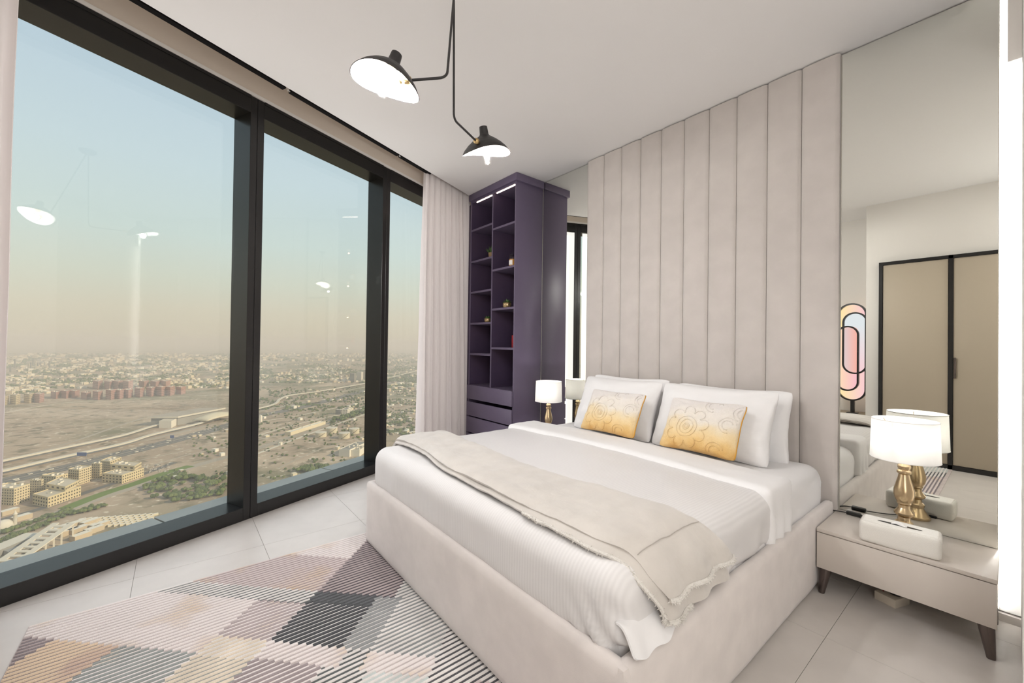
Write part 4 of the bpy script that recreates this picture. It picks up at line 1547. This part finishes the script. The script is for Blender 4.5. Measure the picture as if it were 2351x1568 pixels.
for k_, q_ in enumerate((P((590, 1042), (700, 1000), (745, 984), (841, 950), (905, 930)), P((278, 1066), (400, 1040), (527, 1012)), P((592, 968), (680, 955), (841, 922)), P((880, 955), (990, 915)), P((590, 1000), (690, 972), (800, 948)),
                        P((330, 1075), (430, 1045), (527, 1024)), P((592, 930), (700, 915), (841, 888)), P((880, 1000), (985, 960)), P((0, 950), (150, 925), (330, 915), (527, 905)), P((640, 1075), (740, 1030), (841, 1000)))):
    ribbon('dirt_road', q_, 4.5 if k_ else 7, .45, M_conc if k_ % 2 == 0 else M_lane, 'narrow pale track across the sand ' + ('along the railway', 'beside the motorway', 'toward the junction', 'behind the second window post', 'between storage tanks and junction', 'past the grove', 'under the viaduct curve', 'below the curtain', 'across the open field', 'past the grey factory hall')[k_])
for o_ in (-15.5, -1.2, 1.2, 15.5):
    ribbon('lane_line', [p_ + Vector((-(HW[min(i_ + 1, len(HW) - 1)] - HW[max(i_ - 1, 0)]).normalized().y, (HW[min(i_ + 1, len(HW) - 1)] - HW[max(i_ - 1, 0)]).normalized().x, 0)) * o_ for i_, p_ in enumerate(HW)], 1.1, .62, M_lane, 'pale line along the motorway', .1)


class Mesh:
    """collects simple solids into one mesh with several materials"""
    def __init__(s): s.v, s.f, s.m = [], [], []
    def prism(s, base, z0, z1, ms, mt):
        k, b_ = len(base), len(s.v)
        s.v += [(p[0], p[1], z0) for p in base] + [(p[0], p[1], z1) for p in base]
        for q in range(k):
            s.f.append((b_ + q, b_ + (q + 1) % k, b_ + k + (q + 1) % k, b_ + k + q)); s.m.append(ms)
        s.f.append(tuple(b_ + k + q for q in range(k))); s.m.append(mt)
    def box(s, c, lx, ly, ang, z0, z1, ms, mt):
        ca, sa = math.cos(ang), math.sin(ang)
        s.prism([(c[0] + x * lx / 2 * ca - y * ly / 2 * sa, c[1] + x * lx / 2 * sa + y * ly / 2 * ca) for x, y in ((-1, -1), (1, -1), (1, 1), (-1, 1))], z0, z1, ms, mt)
    def blob(s, c, r, h, m_, rnd):
        b_ = len(s.v)
        k = 6
        a0 = rnd.random() * 6
        for zz, rr in ((.0, .55), (.35, 1.0), (.75, .72)):
            for q in range(k):
                a = a0 + q * math.pi * 2 / k
                j = rr * r * rnd.uniform(.8, 1.15)
                s.v.append((c[0] + j * math.cos(a), c[1] + j * math.sin(a), c[2] + zz * h))
        s.v.append((c[0], c[1], c[2] + h))
        for lv in range(2):
            for q in range(k):
                s.f.append((b_ + lv * k + q, b_ + lv * k + (q + 1) % k, b_ + (lv + 1) * k + (q + 1) % k, b_ + (lv + 1) * k + q)); s.m.append(m_)
        for q in range(k):
            s.f.append((b_ + 2 * k + q, b_ + 2 * k + (q + 1) % k, b_ + 3 * k)); s.m.append(m_)
    def build(s, name, mats, parent=None, kind=None):
        o = mk(name, s.v, s.f, mats, parent, False, s.m, recalc=False)
        if kind: o['kind'] = kind
        return o


def block(name, Lp, K, Rp, h, label, cols=(6, 5), rows=6, mats=None, group=None, windows=True, clutter=4, cat='building', depthscale=1.0):
    """building on three ground corners (far left, near corner, far right) with rows of windows on the two near faces"""
    Lp, K, Rp = Vector(Lp[:2]), Vector(K[:2]), Vector(Rp[:2])
    F_ = Lp + Rp - K
    wall_m, roof_m = mats or (M_cream, M_creamroof)
    t_ = thing(name, (K.x, K.y, ZG), label, cat, group)
    m_ = Mesh()
    m_.prism([Lp, K, Rp, F_], ZG, ZG + h, 0, 1)
    m_.build('walls', [wall_m, roof_m], t_)
    r_ = Mesh()
    c_ = (Lp + Rp) / 2
    for (p, q) in ((Lp, K), (K, Rp), (Rp, F_), (F_, Lp)):
        d_ = (q - p).normalized()
        i_ = Vector((-d_.y, d_.x)) * .6
        r_.prism([p, q, q + i_, p + i_], ZG + h, ZG + h + 1.2, 0, 0)
    r_.build('parapet', [wall_m], t_)
    rnd = random.Random(int(abs(K.x * 7 + K.y)))
    if clutter:
        r_ = Mesh()
        for _ in range(clutter):
            c2 = Lp + (K - Lp) * rnd.uniform(.2, .8) + (Rp - K) * rnd.uniform(.2, .8)
            r_.box(c2, rnd.uniform(2, 5), rnd.uniform(2, 4), rnd.random(), ZG + h, ZG + h + rnd.uniform(1.5, 3.5), 0, 1)
        r_.build('roof_plant', [M_whiteb, M_greyb], t_, 'stuff')
    if windows:
        w_ = Mesh()
        for (p, q), nc in (((Lp, K), cols[0]), ((K, Rp), cols[1])):
            d_ = q - p
            out = Vector((d_.y, -d_.x)).normalized()
            if out.dot(K - F_) < 0: out = -out
            for c in range(nc):
                for r in range(rows):
                    a_, b2 = p + d_ * ((c + .28) / nc), p + d_ * ((c + .72) / nc)
                    z0 = ZG + h * (r + .30) / rows
                    z1 = ZG + h * (r + .74) / rows
                    w_.prism([a_ - out * .2, b2 - out * .2, b2 + out * .12, a_ + out * .12], z0, z1, 0, 0)
        w_.build('windows', [M_win], t_, 'stuff')
    return t_


GB = 'cream apartment blocks below the window'
for i_, (l_, k_, r_, ty, cols, lab) in enumerate((
        ((0 - 60, 1140), (95, 1150), (205, 1112), 1035, (9, 6), 'cream six-storey apartment block, the one cut off by the curtain'),
        ((285, 1040), (385, 1048), (468, 1025), 950, (6, 5), 'cream apartment block second from the curtain, behind a low annex'),
        ((205, 1075), (285, 1075), (300, 1068), 975, (5, 2), 'narrow cream wing joining the two apartment blocks nearest the curtain'),
        ((470, 1000), (545, 1008), (632, 978), 905, (5, 6), 'cream apartment block in the middle of the row, tallest looking'),
        ((632, 960), (690, 962), (705, 955), 860, (4, 2), 'narrow cream wing behind the middle apartment block'),
        ((690, 935), (760, 942), (838, 908), 846, (5, 5), 'cream apartment block at the far end of the row'))):
    K_ = c6(*k_)
    hh = H(K_, 780 + ty / 3.015)
    block('apartment_block', c6(*l_), K_, c6(*r_), hh, lab, cols, 6)
for i_, (l_, k_, r_, ty, cols, lab) in enumerate((
        ((225, 1140), (330, 1165), (560, 1082), 1095, (6, 12), 'low cream annex with a long front beside the lawn, nearer one'),
        ((705, 985), (845, 998), (995, 945), 940, (6, 10), 'low cream annex near the car park, farther one'))):
    K_ = c6(*k_)
    block('apartment_annex', c6(*l_), K_, c6(*r_), H(K_, 780 + ty / 3.015), lab, cols, 3)
    block('apartment_annex', c6(*l_) + Vector((-26, 8, 0)), K_ + Vector((-20, 14, 0)), c6(*r_) + Vector((-14, -4, 0)), H(K_, 780 + (ty - 32) / 3.015), 'upper tier of the low cream annex ' + ('beside the lawn' if i_ == 0 else 'near the car park'), (4, 8), 4)

# flat-roofed station with curved hall
st = thing('station_hall', c6(1230, 590), 'large flat-roofed station hall with dark glass sides beside the motorway', 'building')
m_ = Mesh()
a_, b_, c_ = c6(1045, 595), c6(1230, 592), c6(1540, 528)
hS = H(b_, 780 + 528 / 3.015)
d_ = a_ + (c_ - b_)
m_.prism([a_, b_, c_, d_], ZG, ZG + hS * .82, 0, 0)
m_.build('walls', [M_greyb], st)
m_ = Mesh()
e_ = (c_ - b_).normalized() * 5
e2 = (a_ - b_).normalized() * 5
m_.prism([a_ - e_ + e2, b_ - e_ - e2, c_ + e_ - e2, d_ + e_ + e2], ZG + hS * .82, ZG + hS, 0, 1)
m_.build('roof', [M_conc, M_lane], st)
m_ = Mesh()
p_, q_, r_ = c6(1100, 612), c6(1185, 612), c6(1225, 590)
m_.prism([p_, q_, r_, p_ + r_ - q_], ZG, ZG + hS * .75, 0, 1)
m_.build('annex', [M_whiteb, M_creamroof], st)
vs, fs = [], []
s0, s1 = c6(1385, 590), c6(1600, 545)
wS = Vector((-(s1 - s0).y, (s1 - s0).x, 0)).normalized() * 26
for i in range(15):
    f = i / 14
    c2 = s0.lerp(s1, f)
    for j in range(9):
        g_ = j / 8 * 2 - 1
        vs.append((c2.x + wS.x * g_, c2.y + wS.y * g_, ZG + 10 + 14 * math.sin(math.pi * f) ** .6 * math.cos(g_ * 1.3) + 2))
        # underside closes the shell
for i in range(14):
    for j in range(8):
        fs.append((i * 9 + j, i * 9 + j + 1, (i + 1) * 9 + j + 1, (i + 1) * 9 + j))
cs = mk('metro_station', vs, fs, M_tank, None, True)
sl = cs.modifiers.new('shell', 'SOLIDIFY')
sl.thickness = 1.5
tag(cs, 'curved gold metro station roof over the viaduct', 'building')

# long sloping canopy with square openings, bottom left
cp = thing('sloping_canopy', c6(75, 1535), 'long sloping pale roof with a row of square openings by the boulevard', 'building')
k0, k1 = c6(60, 1560), c6(440, 1390)
ax = (k1 - k0)
sd2 = Vector((-ax.y, ax.x, 0)).normalized() * 13
m_ = Mesh()
NB = 9
for i in range(NB):
    f0, f1, f2 = i / NB, (i + .42) / NB, (i + 1) / NB
    def quad(fa, fb, wa, wb):
        b2 = len(m_.v)
        for zo in (0, 1.2):
            for (f, w_) in ((fa, wa), (fb, wa), (fb, wb), (fa, wb)):
                q = k0 + ax * f + sd2 * w_
                m_.v.append((q.x, q.y, ZG + 3 + 17 * f + zo))
        for fc in ((0, 3, 2, 1), (4, 5, 6, 7), (0, 1, 5, 4), (1, 2, 6, 5), (2, 3, 7, 6), (3, 0, 4, 7)):
            m_.f.append(tuple(b2 + q for q in fc)); m_.m.append(0)
    quad(f0, f1, -1, 1)
    quad(f1, f2, -1, -.45)
    quad(f1, f2, .45, 1)
m_.build('roof', [M_conc], cp)
m_ = Mesh()
for f in (.45, .6, .75, .98):
    for w_ in (-.9, .9):
        q = k0 + ax * f + sd2 * w_
        m_.box(q, 1.4, 1.4, 0, ZG, ZG + 3 + 17 * f, 0, 0)
m_.build('posts', [M_conc], cp)
for lab, p0, p1, w_, h_, mm in (('long pale shed roof lying left of the sloping canopy', c6(-60, 1500), c6(235, 1375), 9, 7, M_conc), ('grey shed roof between the pale roofs', c6(60, 1500), c6(300, 1420), 10, 5, M_greyb)):
    d_ = p1 - p0
    s_ = Vector((-d_.y, d_.x, 0)).normalized() * w_
    t_ = thing('shed', p0, lab, 'building')
    m_ = Mesh()
    m_.prism([p0 - s_, p1 - s_, p1 + s_, p0 + s_], ZG, ZG + h_, 0, 1)
    m_.build('walls', [M_greyb, mm], t_)

# far pink blocks
rnd = random.Random(4)
GP = 'far pink apartment blocks'
PK = [(-10, 455, 395), (70, 450, 385), (165, 440, 378), (235, 438, 378), (350, 410, 365), (420, 408, 358), (480, 405, 358), (560, 415, 370), (640, 420, 362), (730, 418, 352), (790, 412, 352), (850, 405, 350),
      (930, 400, 340), (1010, 395, 336), (1080, 392, 330), (1140, 388, 330), (1215, 380, 332), (640, 345, 290), (720, 345, 292), (780, 345, 290), (850, 350, 290), (960, 335, 290), (1040, 335, 292), (1110, 332, 290)]
for k, (x, yb, yt) in enumerate(PK):
    K_ = c6(x + 38, yb)
    block('pink_block', c6(x, yb - 6), K_, c6(x + 70, yb - 10), H(K_, 780 + yt / 3.015), 'far pink or tan apartment block on the edge of the sand field', (5, 4), 5, (M_pink if k > 2 else M_cream, M_pinkroof), GP, True, 2)
# towers on the horizon
GT = 'distant grey tower blocks near the horizon by the curtain'
for k, (x, yb, yt) in enumerate(((30, 215, 170), (65, 225, 180), (95, 195, 135), (190, 215, 165), (205, 212, 160), (222, 195, 128), (238, 205, 150), (255, 195, 160), (272, 192, 158), (302, 190, 155), (335, 192, 150))):
    K_ = c6(x + 8, yb)
    block('distant_tower', c6(x, yb - 1), K_, c6(x + 14, yb - 1), H(K_, 780 + yt / 3.015), 'distant grey tower block near the horizon by the curtain', (2, 2), 8, (M_greyb if k % 3 else M_house[0], M_creamroof), GT, True, 0)
for k, (x, yb, yt, lab) in enumerate(((905, 365, 290, 'broad grey glass tower left of a pair near the middle window post'), (965, 355, 280, 'pale glass tower beside the broad grey one'), (1022, 345, 262, 'slim tan tower closest to the second window post'))):
    K_ = c7(x + 40, yb)
    block('office_tower', c7(x, yb - 4), K_, c7(x + 56, yb - 4), H(K_, 780 + yt / 3.734), lab, (4, 2), 9, ((M_greyb, M_whiteb, M_house[1])[k], M_creamroof), None, True, 1)

# storage tanks
for k, (x, y, w_, yt, lab) in enumerate(((660, 830, 92, 785, 'cream storage tank, front left of the four'), (755, 795, 88, 745, 'cream storage tank at the back left of the four'), (860, 842, 92, 788, 'cream storage tank, front right of the four'), (945, 802, 86, 752, 'cream storage tank nearest the second window post'))):
    c_ = c7(x, y)
    rad = (c7(x + w_ / 2, y) - c7(x - w_ / 2, y)).length / 2
    hh = H(c_, 780 + yt / 3.734) * .8
    t_ = thing('storage_tank', c_, lab, 'storage tank')
    lathe('shell', [(rad, 0), (rad, hh)], M_tank, t_, 28, c_)
    lathe('roof', [(rad * 1.02, hh), (rad * .98, hh + 1), (.01, hh + 2.2)], M_conc, t_, 28, c_)
    pts = [c_ + Vector((rad * 1.03 * math.cos(a), rad * 1.03 * math.sin(a), hh * q / 10)) for q, a in ((q, .6 + q * .14 - 1.5) for q in range(11))]
    tube('stair', pts, .5, M_win, t_, 4)

# factory and sheds in the middle pane
for lab, pl_, pk_, pr_, yt, mm in (('grey factory hall with pale roof plant at the foot of the second window post', (812, 1000), (905, 1005), (1048, 935), 948, (M_whiteb, M_greyb)),
                                   ('white factory annex beside the grey factory hall', (915, 1000), (990, 1000), (1046, 960), 950, (M_whiteb, M_creamroof)),
                                   ('white office block in trees above the storage tanks', (830, 640), (885, 640), (925, 620), 600, (M_whiteb, M_greyb)),
                                   ('grey shed beside the white office block', (785, 640), (830, 642), (850, 632), 605, (M_greyb, M_whiteb)),
                                   ('small white hut on the sand below the tanks', (290, 905), (315, 908), (330, 900), 888, (M_whiteb, M_creamroof)),
                                   ('long pale warehouse along the railway left of the tanks', (350, 820), (400, 822), (700, 725), 795, (M_house[0], M_whiteb)),
                                   ('white narrow tower beside the first window post', (130, 705), (145, 705), (157, 700), 655, (M_whiteb, M_whiteb))):
    K_ = c7(*pk_)
    block('factory', c7(*pl_), K_, c7(*pr_), H(K_, 780 + yt / 3.734), lab, mats=mm, windows='office' in lab, cols=(4, 4), rows=3, clutter=10 if 'hall' in lab else 2)
# cabins in rows below the trees
GC = 'rows of white site cabins at the foot of the first window'
proto = None
cab_dir = (c6(700, 1215) - c6(560, 1245)).normalized()
cang = math.atan2(cab_dir.y, cab_dir.x)
for r_ in range(5):
    for q in range(13):
        x, y = 570 + q * 42 + r_ * 8, 1250 - q * 2.4 + r_ * 13 - (q * .5)
        if x > 1080: continue
        c_ = c6(x, y)
        if proto is None:
            proto = thing('site_cabin', c_, 'long white site cabin in rows at the foot of the first window', 'cabin', GC)
            m_ = Mesh(); m_.box(c_, 6.6, 3.0, cang, ZG, ZG + 2.6, 0, 1); m_.build('walls', [M_house[0], M_whiteb], proto)
        else:
            o = copy_tree(proto); o.location = c_
for k, (x, y) in enumerate(((430, 1320), (540, 1330), (650, 1330), (560, 1375), (530, 1290), (690, 1300), (150, 1245), (60, 1205), (470, 1345), (620, 1280))):
    c_ = c6(x, y)
    t_ = thing('hut', c_, 'small flat-roofed cream hut among trees below the window', 'building', 'flat-roofed huts below the window')
    m_ = Mesh(); m_.box(c_, 17, 9, cang + .5, ZG, ZG + 6, 0, 1); m_.build('walls', [M_house[1], M_whiteb], t_)
ms = thing('small_mosque', c6(20, 1310), 'small pale domed mosque with a minaret by the curtain', 'building')
lathe('dome', [(9, 0), (9, 3), (8, 7), (5, 10), (.1, 11.5)], M_conc, ms, 20, c6(22, 1308))
lathe('minaret', [(1.8, 0), (1.8, 15), (2.4, 16), (1.4, 17), (.1, 21)], M_conc, ms, 10, c6(104, 1292))

# traffic
GV = 'cars on the motorway'
car_m = Mesh()
car_m.box((0, 0), 4.6, 1.9, 0, .4, 1.2, 0, 0)
car_m.box((-.2, 0), 2.4, 1.7, 0, 1.2, 1.7, 1, 0)
cme = bpy.data.meshes.new('car')
cme.from_pydata(car_m.v, [], car_m.f)
cme.polygons.foreach_set('material_index', car_m.m)
for m_ in (M_whiteb, M_win): cme.materials.append(m_)
cme2 = cme.copy(); cme2.materials[0] = M_greyb
rnd = random.Random(12)
for k in range(110):
    t_ = rnd.uniform(.02, .9) ** 1.0 * (len(HW) - 2)
    i = int(t_)
    p = HW[i].lerp(HW[i + 1], t_ - i)
    d_ = (HW[i + 1] - HW[i]).normalized()
    o = bpy.data.objects.new('car', rnd.choice((cme, cme, cme2)))
    COL.objects.link(o)
    off = rnd.choice((-18, -14, -10, -6, 6, 10, 14, 18))
    o.location = (p.x - d_.y * off, p.y + d_.x * off, ZG + .55)
    o.rotation_euler = (0, 0, math.atan2(d_.y, d_.x))
    o.scale = (1.5, 1.5, 1.5) if k % 6 == 0 else (1.15, 1.15, 1.15)
    tag(o, 'pale car driving on the motorway far below', 'car', GV)
for k in range(40):
    q = rnd.random()
    o = bpy.data.objects.new('car', cme if k % 3 else cme2)
    COL.objects.link(o)
    o.location = c6(1000 + 170 * q, 910 - 20 * (k % 4) / 1.4 + 8 * rnd.random())
    o.location.z = ZG + .05
    o.rotation_euler = (0, 0, cang + 1.2)
    tag(o, 'parked car in the lot beside the far cream annex', 'car', 'parked cars')
for k, (x, y, w_) in enumerate(((565, 835, 65), (1190, 708, 26))):
    c_ = c6(x, y)
    t_ = thing('road_sign', c_, 'blue gantry sign over the motorway ' + ('behind the cream blocks' if k == 0 else 'near the station'), 'road sign')
    wv = (c6(x + w_ / 2, y) - c6(x - w_ / 2, y))
    box('board', -wv.length / 2, wv.length / 2, -.3, .3, 0, 1, M_blue, t_, xf=lambda v, c_=c_, wv=wv: Vector((c_.x, c_.y, ZG + 9 + v[2] * 7)) + wv.normalized() * v[0] + Vector((0, v[1], 0)))
    for s_ in (-1, 1):
        q = c_ + wv * .5 * s_
        tube('post', [(q.x, q.y, ZG), (q.x, q.y, ZG + 10)], .4, M_greyb, t_, 5)

# trees near enough to be told apart
def tree_mesh(seed):
    rnd = random.Random(seed)
    m_ = Mesh()
    for _ in range(4):
        a = rnd.random() * 6.28
        m_.blob((2.0 * math.cos(a), 2.0 * math.sin(a), 1.2 + rnd.random() * 1.5), rnd.uniform(2.2, 3.2), rnd.uniform(3.5, 5), rnd.choice((0, 1, 2)), rnd)
    me = bpy.data.meshes.new('crown')
    me.from_pydata(m_.v, [], m_.f)
    me.polygons.foreach_set('material_index', m_.m)
    for q in M_tree: me.materials.append(q)
    return me


crowns = [tree_mesh(k) for k in range(4)]
tv, tf = tube_data([(0, 0, 0), (0, 0, 2.2)], .35, 5)
trunk = bpy.data.meshes.new('trunk')
trunk.from_pydata(tv, [], tf)
trunk.materials.append(M_win)


def tree(p, s_, label, group, k):
    e_ = bpy.data.objects.new('tree', None)
    COL.objects.link(e_)
    e_.location = (p.x, p.y, ZG)
    e_.scale = (s_, s_, s_)
    e_.rotation_euler = (0, 0, k * 1.3)
    tag(e_, label, 'tree', group)
    for nm, me in (('crown', crowns[k % 4]), ('trunk', trunk)):
        o = bpy.data.objects.new(nm, me)
        COL.objects.link(o)
        o.parent = e_


rnd = random.Random(8)
k = 0
for (x0, y0, x1, y1, n_, jit) in ((0, 1408, 400, 1250, 30, 9), (0, 1352, 480, 1180, 32, 8), (420, 1232, 730, 1152, 24, 9)):
    for q in range(n_):
        f = q / (n_ - 1)
        tree(c6(x0 + (x1 - x0) * f + rnd.uniform(-8, 8), y0 + (y1 - y0) * f + rnd.uniform(-jit, jit)), rnd.uniform(.55, 1.0), 'round green street tree in the double row along the boulevard', 'street trees along the boulevard', k)
        k += 1
for q in range(95):
    a, r_ = rnd.random() * 6.28, rnd.random() ** .5
    tree(c6(1290 + 290 * r_ * math.cos(a) + 40 * math.sin(a), 1035 + 85 * r_ * math.sin(a) - 25 * r_ * math.cos(a)), rnd.uniform(.8, 1.5), 'tree in the dense dark green grove beside the first window post', 'dense grove beside the first window post', k)
    k += 1
for q in range(60):
    f = rnd.random()
    tree(c7(760 + 290 * f, 700 - 90 * f + rnd.uniform(-12, 24)), rnd.uniform(1.0, 1.9), 'tree in the loose belt along the railway above the tanks', 'tree belt along the railway', k)
    k += 1
for q in range(34):
    a, r_ = rnd.random() * 6.28, rnd.random() ** .5
    tree(c7(590 + 130 * r_ * math.cos(a), 1120 + 26 * r_ * math.sin(a) - 20 * r_ * math.cos(a)), rnd.uniform(.8, 1.5), 'tree in the green strip at the bottom of the middle window', 'trees at the bottom of the middle window', k)
    k += 1

# suburbs that melt into the haze: far too many to count
rnd = random.Random(21)
hs, tr_ = Mesh(), Mesh()


def scatter(poly, nh, ntr, size=1.0):
    (x0, y0), (x1, y1) = poly
    for _ in range(nh):
        x, y = rnd.uniform(x0, x1), y0 + (y1 - y0) * rnd.random()
        if fbm(x * .02, y * .11) < -.12: continue
        p = G(x, y)
        s_ = size * rnd.uniform(.7, 1.6) * (1 + .25 * (p.length > 5000))
        q = rnd.choice((0, 0, 1, 2, 3))
        hs.box(p, 15 * s_, 12 * s_, rnd.uniform(.2, .7), ZG, ZG + 6.5 * s_ * rnd.uniform(.8, 1.6), q, q if rnd.random() < .5 else 2)
    for _ in range(ntr):
        x, y = rnd.uniform(x0, x1), y0 + (y1 - y0) * rnd.random()
        if fbm(x * .016 + 9, y * .10) < -.05: continue
        p = G(x, y)
        s_ = size * rnd.uniform(.7, 1.5) * (1 + .3 * (p.length > 5000))
        tr_.blob((p.x, p.y, ZG), 5.5 * s_, 7.5 * s_, rnd.choice((0, 0, 1, 2)), rnd)


scatter(((0, 812), (1000, 830)), 1100, 1500, 1.9)
scatter(((0, 828), (540, 852)), 1200, 2600, 1.3)
scatter(((0, 846), (540, 892)), 800, 2600, 1.0)
scatter(((0, 886), (110, 905)), 200, 120, .9)
scatter(((590, 836), (850, 880)), 380, 2200, 1.0)
scatter(((590, 890), (850, 945)), 50, 900, .7)
scatter(((880, 830), (1000, 900)), 200, 1500, 1.1)
scatter(((880, 895), (990, 1000)), 130, 1300, .55)
scatter(((590, 950), (850, 1010)), 14, 300, .5)
scatter(((440, 960), (530, 1050)), 12, 120, .45)
scatter(((590, 1010), (850, 1100)), 8, 200, .4)
scatter(((400, 1080), (530, 1100)), 4, 60, .4)
o = hs.build('distant_houses', M_house, None, 'stuff')
tag(o, 'thousands of pale low houses spreading towards the hazy horizon', 'houses')
o = tr_.build('distant_trees', M_tree, None, 'stuff')
tag(o, 'dark green trees scattered between the distant houses', 'trees')

# haze over the plain, outside the glass
hz = bpy.data.materials.new('haze')
hz.use_nodes = True
n, l = hz.node_tree.nodes, hz.node_tree.links
n.clear()
o_ = n.new('ShaderNodeOutputMaterial')
vsn = n.new('ShaderNodeVolumeScatter')
vsn.inputs['Color'].default_value = (1, 1, 1, 1)
vsn.inputs['Density'].default_value = 1 / 6500
vsn.inputs['Anisotropy'].default_value = 0.0
van = n.new('ShaderNodeVolumeAbsorption')
van.inputs['Color'].default_value = (0.82, 0.70, 0.60, 1)
van.inputs['Density'].default_value = 1 / 6500
vad = n.new('ShaderNodeAddShader')
l.new(vsn.outputs[0], vad.inputs[0])
l.new(van.outputs[0], vad.inputs[1])
l.new(vad.outputs[0], o_.inputs['Volume'])
hb_ = wbox('haze', -40000, 40000, -45000, -12, ZG - 2, 60, hz)
tag(hb_, 'dusty evening haze lying over the plain', 'haze', kind='stuff')
